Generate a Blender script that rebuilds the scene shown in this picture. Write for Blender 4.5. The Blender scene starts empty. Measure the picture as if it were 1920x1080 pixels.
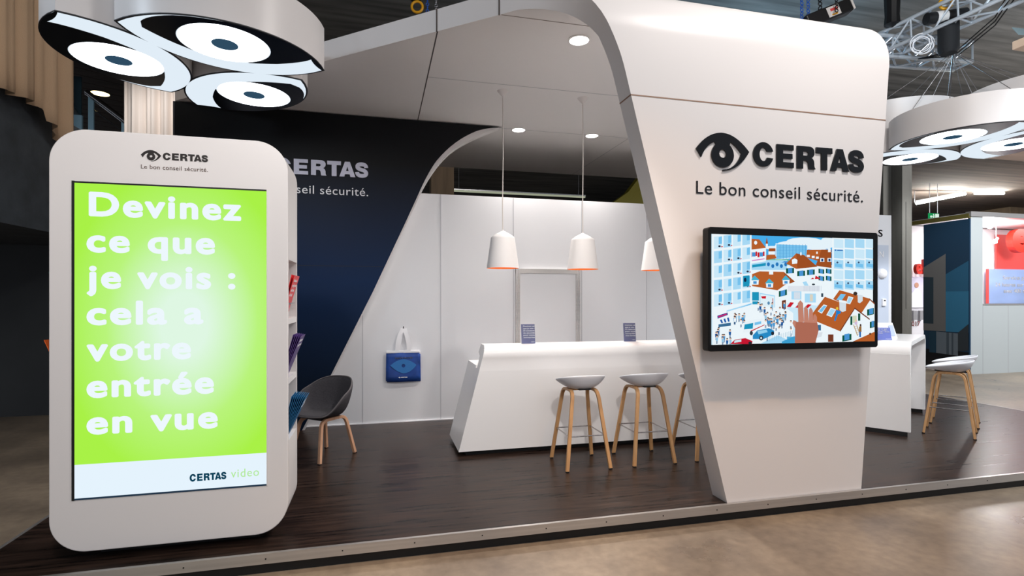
import bpy, bmesh, math, random
from mathutils import Vector, Matrix
random.seed(4)
sc = bpy.context.scene
COL = sc.collection
S = 0.13                                   # height of the raised booth floor above the hall floor

# ------------------------------------------------------------------ camera, world, big lights, exposure
cam = bpy.data.cameras.new('camera'); camo = bpy.data.objects.new('camera', cam); COL.objects.link(camo)
camo.location = (0, 0, 1.73); camo.rotation_euler = (math.radians(90), 0, math.radians(-14))
cam.sensor_fit = 'HORIZONTAL'; cam.sensor_width = 36; cam.lens = 36*1005/1920; cam.shift_y = 20/1920
cam.clip_end = 200; sc.camera = camo
sc.view_settings.view_transform = 'Standard'; sc.view_settings.look = 'None'
sc.view_settings.gamma = 1; sc.view_settings.exposure = 0.3; sc.view_settings.use_curve_mapping = False
w = bpy.data.worlds.new('World'); sc.world = w; w.use_nodes = True
w.node_tree.nodes['Background'].inputs[0].default_value = (.86, .9, 1, 1)
w.node_tree.nodes['Background'].inputs[1].default_value = .36

def aim(o, tgt):
    o.rotation_euler = (Vector(tgt)-o.location).to_track_quat('-Z', 'Y').to_euler()
def area(name, loc, tgt, sx, sy, power, col):
    l = bpy.data.lights.new(name, 'AREA'); l.shape = 'RECTANGLE'; l.size = sx; l.size_y = sy; l.energy = power; l.color = col
    o = bpy.data.objects.new(name, l); COL.objects.link(o); o.location = loc; aim(o, tgt); return o
def spot(name, loc, tgt, power, col, deg=60, blend=.6, rad=.06):
    l = bpy.data.lights.new(name, 'SPOT'); l.energy = power; l.color = col; l.spot_size = math.radians(deg); l.spot_blend = blend
    l.shadow_soft_size = rad
    o = bpy.data.objects.new(name, l); COL.objects.link(o); o.location = loc; aim(o, tgt); return o
area('hall_flood_front', (3.9, 1.75, 6.1), (3.4, 3.66, 2.4), .7, .5, 112, (1, .94, .9))
spot('hall_spot_kiosk', (-.9, 1.3, 3.85), (-1.25, 3.79, 1.9), 135, (1, .94, .9), 75, .7, .12)
area('hall_flood_soft', (2.0, -3.5, 6.0), (2.0, 4.5, 1.5), 5, 2, 110, (1, .95, .92))
spot('floor_wash_warm', (1.6, 1.6, 6.2), (1.9, 2.0, 0), 420, (1, .55, .24), 64)
spot('ceiling_fill_blue', (7.0, 9.2, 4.3), (6.0, 7.6, 6.9), 210, (.40, .72, 1), 150, 1, .2)  # added uplight with no fixture, gives the ceiling its blue tint
spot('right_side_fill', (8.4, 1.0, 6.2), (7.3, 5.4, .5), 1300, (.92, .96, 1), 62, .8, .3)  # invented fill lamp, lifts the short counter and the right side
spot('poster_fill', (10.8, 8.2, 4.6), (13.1, 9.9, 1.8), 130, (.9, .96, 1), 70, .8, .1)  # extra unseen spot that brightens the dark printed booth wall
spot('counter_fill', (.7, .6, 4.5), (1.75, 5.4, .5), 300, (1, .95, .91), 31, .8, .1)  # added fill through the arch opening, brightens the long counter's front
spot('fascia_blue_fill', (-4.4, 3.0, 5.0), (0, 5.6, 4.1), 130, (.74, .87, 1), 60, .8, .3)  # added bluish fill, tints the arch edge and left soffit
area('booth_front_fill', (14.2, 4.0, 5.2), (14.5, 9.3, .8), 2, 2, 420, (.97, .98, 1))  # made-up lamp out of frame, brightens the neighbouring booth's grey wall
spot('ceiling_fill_right', (10.6, 6.2, 4.5), (10.6, 8.4, 6.9), 60, (.7, .85, 1), 150, 1, .2)  # second added uplight without fixture, lifts the ceiling further right
spot('curtain_fill', (-1.2, 2.2, 5.9), (-3.6, 6.6, 4.8), 150, (1, .93, .85), 50, .8, .15)  # unseen fill added to brighten the beige curtain
spot('truss_fill', (5.6, 3.0, 4.9), (7.4, 5.8, 5.15), 130, (.72, .88, 1), 44, .8, .1)  # added bluish fill for the trusses and tall lamp drums
spot('pale_curtain_fill', (-2.9, 7.3, 5.0), (-2.9, 8.5, 3.6), 50, (1, .97, .95), 90, .8, .1)  # no stair lamp here: fill added to brighten the pale curtain

# ------------------------------------------------------------------ materials
def lin(c):
    return tuple(((x/255)/12.92 if x/255 <= .04045 else ((x/255+.055)/1.055)**2.4) for x in c)
_M = {}
def mat(name, rgb, rough=.5, metal=0, emit=0, spec=.5, coat=0, bump=0, bscale=40, var=0, vscale=(6, 6, 6), alpha=1):
    if name in _M: return _M[name]
    m = bpy.data.materials.new(name); m.use_nodes = True; nt = m.node_tree; b = nt.nodes['Principled BSDF']
    c = (*lin(rgb), 1)
    b.inputs['Base Color'].default_value = c; b.inputs['Roughness'].default_value = rough; b.inputs['Metallic'].default_value = metal
    b.inputs['Specular IOR Level'].default_value = spec; b.inputs['Coat Weight'].default_value = coat
    if alpha < 1: b.inputs['Alpha'].default_value = alpha
    if emit:
        b.inputs['Emission Color'].default_value = c; b.inputs['Emission Strength'].default_value = emit
        if emit >= .7: b.inputs['Base Color'].default_value = (.02, .02, .02, 1)
    if var or bump:
        tc = nt.nodes.new('ShaderNodeTexCoord'); mp = nt.nodes.new('ShaderNodeMapping'); mp.inputs['Scale'].default_value = vscale
        nz = nt.nodes.new('ShaderNodeTexNoise'); nz.inputs['Scale'].default_value = 1; nz.inputs['Detail'].default_value = 6
        nt.links.new(tc.outputs['Object'], mp.inputs[0]); nt.links.new(mp.outputs[0], nz.inputs[0])
        if var:
            rp = nt.nodes.new('ShaderNodeValToRGB')
            rp.color_ramp.elements[0].position = .3; rp.color_ramp.elements[1].position = .72
            rp.color_ramp.elements[0].color = (*[x*(1-var) for x in c[:3]], 1); rp.color_ramp.elements[1].color = (*[min(1, x*(1+var)) for x in c[:3]], 1)
            nt.links.new(nz.outputs[0], rp.inputs[0]); nt.links.new(rp.outputs[0], b.inputs['Base Color'])
        if bump:
            n2 = nt.nodes.new('ShaderNodeTexNoise'); n2.inputs['Scale'].default_value = bscale; n2.inputs['Detail'].default_value = 4
            nt.links.new(tc.outputs['Object'], n2.inputs[0])
            bp = nt.nodes.new('ShaderNodeBump'); bp.inputs['Strength'].default_value = bump; bp.inputs['Distance'].default_value = .01
            nt.links.new(n2.outputs[0], bp.inputs['Height']); nt.links.new(bp.outputs[0], b.inputs['Normal'])
    _M[name] = m; return m
def emis(rgb, s=1.0):
    n = 'glow_%d_%d_%d_%d' % (*rgb, int(s*100))
    if n in _M: return _M[n]
    m = bpy.data.materials.new(n); m.use_nodes = True; nt = m.node_tree; nt.nodes.clear()
    e = nt.nodes.new('ShaderNodeEmission'); e.inputs[0].default_value = (*lin(rgb), 1); e.inputs[1].default_value = s*.82 if s <= 1 else s
    o = nt.nodes.new('ShaderNodeOutputMaterial'); nt.links.new(e.outputs[0], o.inputs[0]); _M[n] = m; return m

WHITE = mat('white_laminate', (232, 229, 228), .36, spec=.4)
WALLW = mat('white_wall_panel', (226, 227, 230), .5)
SOFF = mat('white_soffit', (222, 216, 214), .45)
SOLID = mat('white_solid_surface', (238, 236, 235), .22)
SEAM = mat('panel_joint', (150, 118, 98), .6)
SEAMD = mat('dark_joint', (66, 58, 56), .6)
GREYJ = mat('grey_joint', (165, 166, 172), .6)
BLACKG = mat('gloss_black', (10, 13, 17), .16, spec=.4)
TVB = mat('screen_housing_black', (9, 9, 10), .38, spec=.25)
BLACK = mat('matt_black', (12, 12, 13), .6)
INK = mat('black_ink', (26, 18, 16), .6)
BROWNINK = mat('brown_ink', (112, 92, 84), .6)
PALELET = mat('pale_lettering', (205, 206, 224), .35)
WHITEINK = mat('white_ink', (245, 245, 248), .5)
ALU = mat('brushed_aluminium', (196, 194, 192), .32, .75, var=.08, vscale=(.6, 40, 40))
STEEL = mat('steel', (190, 190, 192), .25, 1)
CHROME = mat('truss_aluminium', (214, 222, 230), .35, .45)
OAK = mat('oak', (196, 150, 102), .45, var=.18, vscale=(30, 30, 4))
OAKP = mat('pale_oak', (205, 158, 126), .45, var=.14, vscale=(30, 30, 4))
FELT = mat('grey_felt', (76, 74, 78), .95, spec=.1, bump=.5, bscale=260, var=.16, vscale=(90, 90, 90))
SHELL = mat('stool_shell', (226, 228, 234), .4)
ORANGE = mat('orange_enamel', (248, 150, 62), .5)
SHADE = mat('lamp_shade_white', (232, 228, 226), .55)
CONC = mat('concrete', (104, 102, 96), .8, bump=.6, bscale=9, var=.3, vscale=(3, 3, .5))
CONCB = mat('concrete_boards', (128, 126, 122), .9, bump=.6, bscale=6, var=.42, vscale=(.5, 6, 4))
CONCD = mat('concrete_dark', (66, 72, 78), .9, bump=.4, bscale=30, var=.25, vscale=(4, 4, 4))
TAN = mat('tan_concrete', (128, 108, 86), .8, var=.2, vscale=(6, 6, .8))
DARKW = mat('dark_wall', (56, 60, 64), .7, var=.15, vscale=(1, 1, 1))
CLOTH = mat('beige_cloth', (188, 160, 132), .9, spec=.1, bump=.3, bscale=80)
CLOTHW = mat('pale_cloth', (232, 222, 214), .9, spec=.1, bump=.2, bscale=80)
BOARD = mat('brown_boards', (66, 54, 48), .7, var=.3, vscale=(2, 22, 2))
YEL = mat('yellow_panel', (128, 118, 14), .6)
BLUEC = mat('blue_chain', (30, 90, 190), .4)
BLACKC = mat('hoist_black', (18, 18, 20), .4)
YELR = mat('yellow_ring', (230, 165, 20), .35)
REDL = mat('red_letter', (206, 40, 22), .4)
REDP = mat('red_panel', (222, 74, 70), .5)
GREYP = mat('grey_booth_panel', (178, 186, 188), .5)
BOARDB = mat('pale_blue_board', (196, 206, 222), .5)
ACRYL = mat('clear_acrylic', (235, 240, 245), .08, alpha=.07)
NAVYP = mat('navy_print', (30, 38, 110), .45)
BLUEP = mat('blue_print', (46, 78, 190), .45)
CORD = mat('white_cord', (222, 214, 208), .5)

def floor_mat():
    m = mat('dark_wood_floor', (58, 52, 50), .34, spec=.2); nt = m.node_tree; b = nt.nodes['Principled BSDF']
    tc = nt.nodes.new('ShaderNodeTexCoord'); mp = nt.nodes.new('ShaderNodeMapping'); mp.inputs['Scale'].default_value = (1.6, 22, 1)
    n1 = nt.nodes.new('ShaderNodeTexNoise'); n1.inputs['Scale'].default_value = 1.2; n1.inputs['Detail'].default_value = 8; n1.inputs['Roughness'].default_value = .65
    br = nt.nodes.new('ShaderNodeTexBrick'); br.inputs['Scale'].default_value = 1; br.inputs['Brick Width'].default_value = 1.5; br.inputs['Row Height'].default_value = .23
    br.inputs['Mortar Size'].default_value = .0012; br.inputs['Color1'].default_value = (.85, .85, .85, 1); br.inputs['Color2'].default_value = (1.15, 1.15, 1.15, 1); br.inputs['Mortar'].default_value = (.6, .6, .6, 1)
    rp = nt.nodes.new('ShaderNodeValToRGB'); rp.color_ramp.elements[0].position = .36; rp.color_ramp.elements[1].position = .66
    rp.color_ramp.elements[0].color = (*lin((20, 15, 13)), 1); rp.color_ramp.elements[1].color = (*lin((62, 47, 40)), 1)
    mx = nt.nodes.new('ShaderNodeMixRGB'); mx.blend_type = 'MULTIPLY'; mx.inputs[0].default_value = 1
    L = nt.links.new
    L(tc.outputs['Object'], mp.inputs[0]); L(mp.outputs[0], n1.inputs[0]); L(tc.outputs['Object'], br.inputs[0])
    L(n1.outputs[0], rp.inputs[0]); L(rp.outputs[0], mx.inputs[1]); L(br.outputs[0], mx.inputs[2]); L(mx.outputs[0], b.inputs['Base Color'])
    mr = nt.nodes.new('ShaderNodeMapRange'); mr.inputs[3].default_value = .2; mr.inputs[4].default_value = .4
    L(n1.outputs[0], mr.inputs[0]); L(mr.outputs[0], b.inputs['Roughness']); return m
def hall_floor_mat():
    m = mat('polished_concrete', (150, 138, 122), .3); nt = m.node_tree; b = nt.nodes['Principled BSDF']; L = nt.links.new
    tc = nt.nodes.new('ShaderNodeTexCoord')
    n1 = nt.nodes.new('ShaderNodeTexNoise'); n1.inputs['Scale'].default_value = 1.1; n1.inputs['Detail'].default_value = 9; n1.inputs['Roughness'].default_value = .6
    n2 = nt.nodes.new('ShaderNodeTexNoise'); n2.inputs['Scale'].default_value = 14; n2.inputs['Detail'].default_value = 6
    v = nt.nodes.new('ShaderNodeTexVoronoi'); v.feature = 'DISTANCE_TO_EDGE'; v.inputs['Scale'].default_value = .7
    rp = nt.nodes.new('ShaderNodeValToRGB'); rp.color_ramp.elements[0].position = .3; rp.color_ramp.elements[1].position = .72
    rp.color_ramp.elements[0].color = (*lin((112, 100, 88)), 1); rp.color_ramp.elements[1].color = (*lin((164, 148, 128)), 1)
    mx = nt.nodes.new('ShaderNodeMixRGB'); mx.blend_type = 'OVERLAY'; mx.inputs[0].default_value = .35
    L(tc.outputs['Object'], n1.inputs[0]); L(tc.outputs['Object'], n2.inputs[0]); L(n1.outputs[0], rp.inputs[0]); L(rp.outputs[0], mx.inputs[1]); L(n2.outputs[0], mx.inputs[2])
    L(mx.outputs[0], b.inputs['Base Color'])
    mr = nt.nodes.new('ShaderNodeMapRange'); mr.inputs[3].default_value = .2; mr.inputs[4].default_value = .42
    L(n1.outputs[0], mr.inputs[0]); L(mr.outputs[0], b.inputs['Roughness']); return m
def navy_mat():        # a printed graphic: near-black at the top fading to navy lower down
    m = mat('navy_graphic', (10, 14, 24), .5, spec=.18); nt = m.node_tree; b = nt.nodes['Principled BSDF']; L = nt.links.new
    tc = nt.nodes.new('ShaderNodeTexCoord'); sp = nt.nodes.new('ShaderNodeSeparateXYZ'); mr = nt.nodes.new('ShaderNodeMapRange')
    mr.inputs[1].default_value = S+.6; mr.inputs[2].default_value = S+3.3
    rp = nt.nodes.new('ShaderNodeValToRGB'); e = rp.color_ramp.elements
    e[0].position = 0; e[0].color = (*lin((5, 24, 46)), 1); e[1].position = 1; e[1].color = (*lin((15, 16, 19)), 1)
    x = e.new(.45); x.color = (*lin((3, 36, 74)), 1)
    L(tc.outputs['Object'], sp.inputs[0]); L(sp.outputs[2], mr.inputs[0]); L(mr.outputs[0], rp.inputs[0]); L(rp.outputs[0], b.inputs['Base Color']); return m

# ------------------------------------------------------------------ mesh helpers
class MB:
    def __init__(s): s.v = []; s.f = []; s.m = []; s.mats = []
    def mi(s, m):
        if m not in s.mats: s.mats.append(m)
        return s.mats.index(m)
    def add(s, vs, fs, m):
        o = len(s.v); s.v += [tuple(p) for p in vs]; k = s.mi(m)
        for f in fs: s.f.append([i+o for i in f]); s.m.append(k)
        return s
    def box(s, x0, x1, y0, y1, z0, z1, m):
        return s.add([(x, y, z) for z in (z0, z1) for y in (y0, y1) for x in (x0, x1)],
            [(0, 2, 3, 1), (4, 5, 7, 6), (0, 1, 5, 4), (2, 6, 7, 3), (0, 4, 6, 2), (1, 3, 7, 5)], m)
    def prism(s, poly, ax, a, b, m):       # polygon in the plane normal to axis ax, extruded from a to b
        g = {'x': lambda p, t: (t, p[0], p[1]), 'y': lambda p, t: (p[0], t, p[1]), 'z': lambda p, t: (p[0], p[1], t)}[ax]
        n = len(poly)
        return s.add([g(p, a) for p in poly]+[g(p, b) for p in poly],
            [tuple(range(n))[::-1], tuple(range(n, 2*n))]+[(i, (i+1) % n, n+(i+1) % n, n+i) for i in range(n)], m)
    def tube(s, path, r, m, n=8, r2=None):
        P = [Vector(p) for p in path]; vs = []; k = len(P)
        up = Vector((0, 0, 1))
        t0 = (P[1]-P[0]).normalized()
        if abs(t0.z) > .95: up = Vector((1, 0, 0))
        for i, p in enumerate(P):
            t = (P[min(i+1, k-1)]-P[max(i-1, 0)]).normalized()
            a = t.cross(up).normalized(); b = a.cross(t).normalized(); up = b
            rr = r if r2 is None else r+(r2-r)*i/(k-1)
            vs += [p+rr*(math.cos(6.2832*j/n)*a+math.sin(6.2832*j/n)*b) for j in range(n)]
        fs = [(i*n+j, i*n+(j+1) % n, (i+1)*n+(j+1) % n, (i+1)*n+j) for i in range(k-1) for j in range(n)]
        return s.add(vs, fs+[tuple(range(n))[::-1], tuple(range((k-1)*n, k*n))], m)
    def strap(s, path, side, wd, th, m):   # rectangular section swept along a path
        P = [Vector(p) for p in path]; sd0 = Vector(side).normalized(); vs = []; k = len(P)
        for i, p in enumerate(P):
            t = (P[min(i+1, k-1)]-P[max(i-1, 0)]).normalized()
            sd = (sd0-t*sd0.dot(t)).normalized(); nn = t.cross(sd)
            vs += [p+sd*wd/2*a+nn*th/2*b for a, b in ((1, 1), (-1, 1), (-1, -1), (1, -1))]
        fs = [(i*4+j, i*4+(j+1) % 4, (i+1)*4+(j+1) % 4, (i+1)*4+j) for i in range(k-1) for j in range(4)]
        return s.add(vs, fs+[(3, 2, 1, 0), (4*k-4, 4*k-3, 4*k-2, 4*k-1)], m)
    def lathe(s, prof, c, m, n=32):        # profile of (radius, z) around a vertical axis
        vs = [(c[0]+r*math.cos(6.2832*j/n), c[1]+r*math.sin(6.2832*j/n), c[2]+z) for r, z in prof for j in range(n)]
        k = len(prof)
        return s.add(vs, [(i*n+j, i*n+(j+1) % n, (i+1)*n+(j+1) % n, (i+1)*n+j) for i in range(k-1) for j in range(n)], m)
    def sphere(s, c, r, m, n=12):
        return s.lathe([(max(1e-4, r*math.sin(math.pi*i/8)), -r*math.cos(math.pi*i/8)) for i in range(9)], c, m, n)
    def build(s, name, parent=None, smooth=None, bevel=0, solid=0, recalc=True, sub=0):
        me = bpy.data.meshes.new(name); me.from_pydata(s.v, [], s.f)
        for m in s.mats: me.materials.append(m)
        me.polygons.foreach_set('material_index', s.m)
        if recalc:
            bm = bmesh.new(); bm.from_mesh(me); bmesh.ops.recalc_face_normals(bm, faces=bm.faces); bm.to_mesh(me); bm.free()
        o = bpy.data.objects.new(name, me); COL.objects.link(o)
        if smooth is not None:
            me.polygons.foreach_set('use_smooth', [True]*len(me.polygons)); me.set_sharp_from_angle(angle=math.radians(smooth))
        if solid: q = o.modifiers.new('s', 'SOLIDIFY'); q.thickness = solid; q.offset = 0
        if sub: q = o.modifiers.new('u', 'SUBSURF'); q.levels = q.render_levels = sub
        if bevel:
            q = o.modifiers.new('b', 'BEVEL'); q.width = bevel; q.segments = 3; q.limit_method = 'ANGLE'; q.angle_limit = math.radians(40)
        if parent: o.parent = parent
        return o
def tag(o, label=None, cat=None, group=None, kind=None):
    if label: o['label'] = label
    if cat: o['category'] = cat
    if group: o['group'] = group
    if kind: o['kind'] = kind
    return o
def struct(o): o['kind'] = 'structure'; return o
def empty(name, loc, label, cat, group=None, rz=0):
    o = bpy.data.objects.new(name, None); COL.objects.link(o); o.location = loc; o.rotation_euler = (0, 0, rz); o.empty_display_size = .1
    return tag(o, label, cat, group)
def copy_tree(o, parent=None):
    c = o.copy(); COL.objects.link(c)
    if parent: c.parent = parent
    for ch in list(o.children): copy_tree(ch, c)
    return c
def arc(cx, cy, r, a0, a1, n, ry=None):
    ry = ry or r
    return [(cx+r*math.cos(math.radians(a0+(a1-a0)*i/n)), cy+ry*math.sin(math.radians(a0+(a1-a0)*i/n))) for i in range(n+1)]
def rrect(x0, x1, y0, y1, r, n=10):
    return arc(x1-r, y0+r, r, -90, 0, n)+arc(x1-r, y1-r, r, 0, 90, n)+arc(x0+r, y1-r, r, 90, 180, n)+arc(x0+r, y0+r, r, 180, 270, n)
def bez(p, n=8):                                # chain of quadratic curves p0,c,p1,c,p2...
    out = [p[0]]
    for i in range(0, len(p)-2, 2):
        a, b, c = p[i:i+3]
        out += [((1-t)**2*a[0]+2*t*(1-t)*b[0]+t*t*c[0], (1-t)**2*a[1]+2*t*(1-t)*b[1]+t*t*c[1]) for t in [(k+1)/n for k in range(n)]]
    return out
def curve_mesh(loops, ext):                     # filled 2D outline with holes -> mesh
    cu = bpy.data.curves.new('c', 'CURVE'); cu.dimensions = '2D'; cu.fill_mode = 'BOTH'; cu.extrude = ext
    for L in loops:
        sp = cu.splines.new('POLY'); sp.points.add(len(L)-1); sp.use_cyclic_u = True
        for p, q in zip(sp.points, L): p.co = (q[0], q[1], 0, 1)
    return _conv(cu)
def _conv(cu):
    o = bpy.data.objects.new('c', cu); COL.objects.link(o); bpy.context.view_layer.update()
    dg = bpy.context.evaluated_depsgraph_get(); me = bpy.data.meshes.new_from_object(o.evaluated_get(dg))
    bpy.data.objects.remove(o); bpy.data.curves.remove(cu); return me
def text_mesh(body, bold=0, ext=.01, sp=1.0):
    cu = bpy.data.curves.new('t', 'FONT'); cu.body = body; cu.extrude = ext; cu.space_character = sp; cu.resolution_u = 5
    me = _conv(cu)
    if not bold: return me
    V0 = [tuple(v.co) for v in me.vertices]; F0 = [tuple(p.vertices) for p in me.polygons]; vs, fs = [], []     # heavier weight: the glyph swept round a small circle
    for k in range(12):
        a = 6.2832*k/12; o = len(vs); vs += [(x+bold*math.cos(a), y+bold*math.sin(a), z-.0002*ext*k) for x, y, z in V0]; fs += [tuple(i+o for i in f) for f in F0]
    m2 = bpy.data.meshes.new('t'); m2.from_pydata(vs, [], fs); return m2
FRONT = (Vector((1, 0, 0)), Vector((0, 0, 1)))  # lettering on a plane that faces the front of the booth
def place(name, me, m, parent, o, ax=FRONT, sx=1, sy=1, sz=1, off=(0, 0)):
    X, Y = ax; N = X.cross(Y); o = Vector(o)
    for v in me.vertices:
        c = v.co.copy(); v.co = o+X*((c.x-off[0])*sx)+Y*((c.y-off[1])*sy)+N*(c.z*sz)
    me.materials.clear(); me.materials.append(m); me.update(); me.name = name
    ob = bpy.data.objects.new(name, me); COL.objects.link(ob)
    if parent: ob.parent = parent
    return ob
def text(name, body, m, parent, org, width, cap, ax=FRONT, bold=0, sp=1.0, depth=.002):
    me = text_mesh(body, bold, .01, sp); xs = [v.co.x for v in me.vertices]
    return place(name, me, m, parent, org, ax, width/(max(xs)-min(xs)), cap/(.682+2*bold), depth/.02, (min(xs), -bold))
def stroke(pts, wd):
    n = len(pts); l, r = [], []
    for i in range(n):
        a = Vector(pts[max(i-1, 0)]); b = Vector(pts[min(i+1, n-1)]); t = (b-a).normalized(); q = Vector((-t.y, t.x))*wd/2
        l.append(tuple(Vector(pts[i])+q)); r.append(tuple(Vector(pts[i])-q))
    return l+r[::-1]
def letters():                                   # heavy grotesque capitals, cap height 1
    L = []
    def put(loops, x): L.extend([[(p[0]+x, p[1]) for p in q] for q in loops])
    o = arc(.51, .5, .51, 16, 344, 40, .53); i = arc(.51, .5, .205, 338, 22, 30, .29)
    put([o+[(.70, .37)]+i[1:-1]+[(.70, .63)]], 0)
    put([[(0, 0), (.88, 0), (.88, .23), (.32, .23), (.32, .39), (.81, .39), (.81, .61), (.32, .61), (.32, .77), (.87, .77), (.87, 1), (0, 1)]], 1.19)
    R = [(0, 0), (.31, 0), (.31, .36)]+bez([(.42, .36), (.58, .37), (.60, .2), (.61, .04), (.64, 0)])+[(.96, 0)]+bez([(.96, .04), (.90, .06), (.90, .24), (.90, .44), (.74, .5), (.91, .55), (.91, .73), (.91, 1), (.6, 1)])+[(0, 1)]
    put([R, [(.31, .59)]+bez([(.48, .59), (.60, .60), (.60, .68), (.60, .77), (.48, .77)])+[(.31, .77)]], 2.25)
    put([[(0, 1), (0, .75), (.28, .75), (.28, 0), (.59, 0), (.59, .75), (.87, .75), (.87, 1)]], 3.26)
    put([[(0, 0), (.31, 0), (.36, .17), (.65, .17), (.70, 0), (1.02, 0), (.67, 1), (.35, 1)], [(.42, .38), (.59, .38), (.505, .69)]], 4.03)
    put([stroke(bez([(.72, .66), (.71, .89), (.43, .885), (.145, .885), (.15, .71), (.15, .58), (.40, .52), (.73, .45), (.72, .28), (.71, .115), (.42, .115), (.14, .12), (.13, .36)], 7), .255)], 5.03)
    return L
LET_W = 5.89
def eye():                                       # the eye mark, width 1, tips at y = 0
    out = bez([(0, 0), (.2, .27), (.47, .285), (.74, .29), (1, 0), (.80, -.325), (.498, -.342)], 12)
    out += [(.498, -.322)]+bez([(.498, -.322), (.74, -.31), (.851, -.036), (.76, .08), (.64, .145)], 8)
    c = (.495, -.078); r = .21
    a0 = math.degrees(math.atan2(.145+.06, .13)); out += arc(c[0], c[1], r, 52, -232, 40)
    out += bez([(.344, .129), (.17, .06), (.094, -.137)], 8)
    return [out, arc(.495, -.06, .068, 0, 345, 23)]
def logo(parent, x0, zb, Y, w, m, depth, name=True):   # eye + word, total width w; zb = foot of the letters
    k = w/1.587; cap = .183*k
    place('eye_logo', curve_mesh(eye(), .01), m, parent, (x0, Y, zb+.101*k), FRONT, .47*k, .47*k, depth/.02)
    place('lettering', curve_mesh(letters(), .01), m, parent, (x0+.509*k, Y, zb), FRONT, 1.078*k/LET_W, cap, depth/.02)
def hermite(x0, m0, x1, m1, t, d):
    return (2*t**3-3*t*t+1)*x0+(t**3-2*t*t+t)*d*m0+(-2*t**3+3*t*t)*x1+(t**3-t*t)*d*m1

# ------------------------------------------------------------------ the setting
struct(MB().box(-14, 34, -6, 32, -.2, 0, hall_floor_mat()).build('floor'))
FX0, FX1, FY0 = -2.365, 8.93, 3.655
struct(MB().box(FX0+.02, FX1-.02, FY0, 9.9, .09, S, floor_mat()).build('floor_stage'))
MBt = MB(); MBt.box(FX0+.05, FX1-.05, 3.66, 9.85, 0, .09, BLACK); struct(MBt.build('floor_stage_base'))
tr = MB(); tr.box(FX0, FX1, 3.63, FY0, .068, S+.003, ALU)
for i in range(24): tr.tube([(FX0+.3+i*.46, 3.6285, .1), (FX0+.3+i*.46, 3.631, .1)], .005, BLACK, 8)
struct(tr.build('trim_1'))
struct(MB().box(FX0, FX0+.02, FY0, 9.9, .068, S+.003, ALU).build('trim_2'))
struct(MB().box(FX1-.02, FX1, FY0, 9.9, .068, S+.003, ALU).build('trim_3'))
struct(MB().box(-14, 34, -2.5, 32, 6.9, 7.1, CONCB).build('ceiling'))
struct(MB().box(-14, 34, 30, 30.3, 0, 6.9, DARKW).build('wall_far'))
struct(MB().box(-14, -3.0, 9.4, 9.7, 0, 4.15, DARKW).build('wall_left_hall'))
struct(MB().box(-14, -3.79, 2.0, 9.4, 2.52, 3.95, CONCD).build('wall_gallery'))
struct(MB().prism([(9.3, 4.95), (29.5, 4.95), (29.5, 5.25), (9.3, 5.25)], 'x', 9.6, 32, mat('brown_boarded_concrete', (98, 82, 72), .9, bump=.5, bscale=5, var=.3, vscale=(.4, 8, 8))).build('ceiling_lower'))
cb = MB()
for a, b, y0, y1 in ((11.1, 11.335, 9.75, 10.1), (11.345, 11.62, 9.5, 10.0)): cb.box(a, b, y0, y1, 0, 4.96, CONC)
cb.box(11.33, 11.35, 9.76, 10, 0, 4.95, BLACK); cb.box(11.44, 11.455, 9.495, 9.6, 1.5, 3.9, BLACK)
struct(cb.build('column_concrete', bevel=.012))
struct(MB().box(21.5, 23, 14.0, 15.0, 0, 4.96, TAN).build('column_right'))
struct(MB().box(1.33, 1.72, 14, 14.5, 0, 6.9, TAN).box(1.72, 1.95, 14.2, 14.6, 0, 6.9, TAN).build('column_rear'))
# white rear wall of the booth with its joints
wb = MB(); wb.box(-2.3, 8.25, 7.1, 7.2, S, S+2.98, WALLW)
struct(wb.build('wall_back'))
wj = MB()
for x in (-.195, .8, 3.787, 4.78, 5.77, 6.76, 7.75): wj.box(x-.003, x+.003, 7.097, 7.1005, S, S+2.98, GREYJ)
for x in (1.79, 2.785): wj.box(x-.003, x+.003, 7.097, 7.1005, S, S+2.98, GREYJ)
struct(wj.build('trim_4'))
struct(MB().box(-2.3, 8.25, 7.085, 7.1, S, S+.012, WHITEINK).build('baseboard_back'))
d = MB(); d.box(1.865, 2.70, 7.088, 7.101, S, S+1.955, WALLW); d1 = struct(d.build('door_1'))
df = MB()
for x0, x1 in ((1.815, 1.877), (2.69, 2.752)):
    df.box(x0, x1, 7.07, 7.1, S, S+2.01, ALU); df.box(x0+.018, x0+.026, 7.066, 7.07, S, S+2.0, STEEL); df.box(x1-.02, x1-.014, 7.066, 7.07, S, S+2.0, STEEL)
df.box(1.815, 2.752, 7.069, 7.1, S+1.95, S+2.01, ALU)
df.build('door_frame', d1)

# navy wall with its white edge that sweeps up into the soffit
out_w = [(-2.28, S), (-.87, S)]+[(-.519, .829), (.0, 1.93), (.35, 2.68), (.527, 3.075)]+bez([(.527, 3.075), (.68, 3.40), (.876, 3.60), (1.06, 3.79), (1.563, 4.005)], 8)+[(-2.28, 4.005)]
wl = MB().prism(out_w, 'y', 6.94, 7.098, WHITE).build('wall_left', smooth=30); struct(wl)
out_n = [(-2.28, S), (-.90, S), (-.556, .812), (-.061, 1.83), (.33, 2.69), (.485, 3.04)]+bez([(.485, 3.04), (.62, 3.36), (.73, 3.51), (.95, 3.79), (1.25, 3.93), (1.4, 3.99), (1.59, 4.003)], 8)+[(-2.28, 4.003)]
MB().prism(out_n, 'y', 6.925, 6.9405, navy_mat()).build('navy_graphic', wl)
MB().box(-2.28, .06, 6.9235, 6.926, S+2.0, S+2.006, mat('navy_joint', (4, 8, 16), .6)).build('panel_joint', wl)
MB().box(-2.29, -2.27, 6.915, 7.098, S, 4.0, mat('edge_strip', (40, 42, 48), .5)).build('edge_strip', wl)
logo(wl, -1.724, S+3.104, 6.915, 1.603, PALELET, .016)
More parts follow.
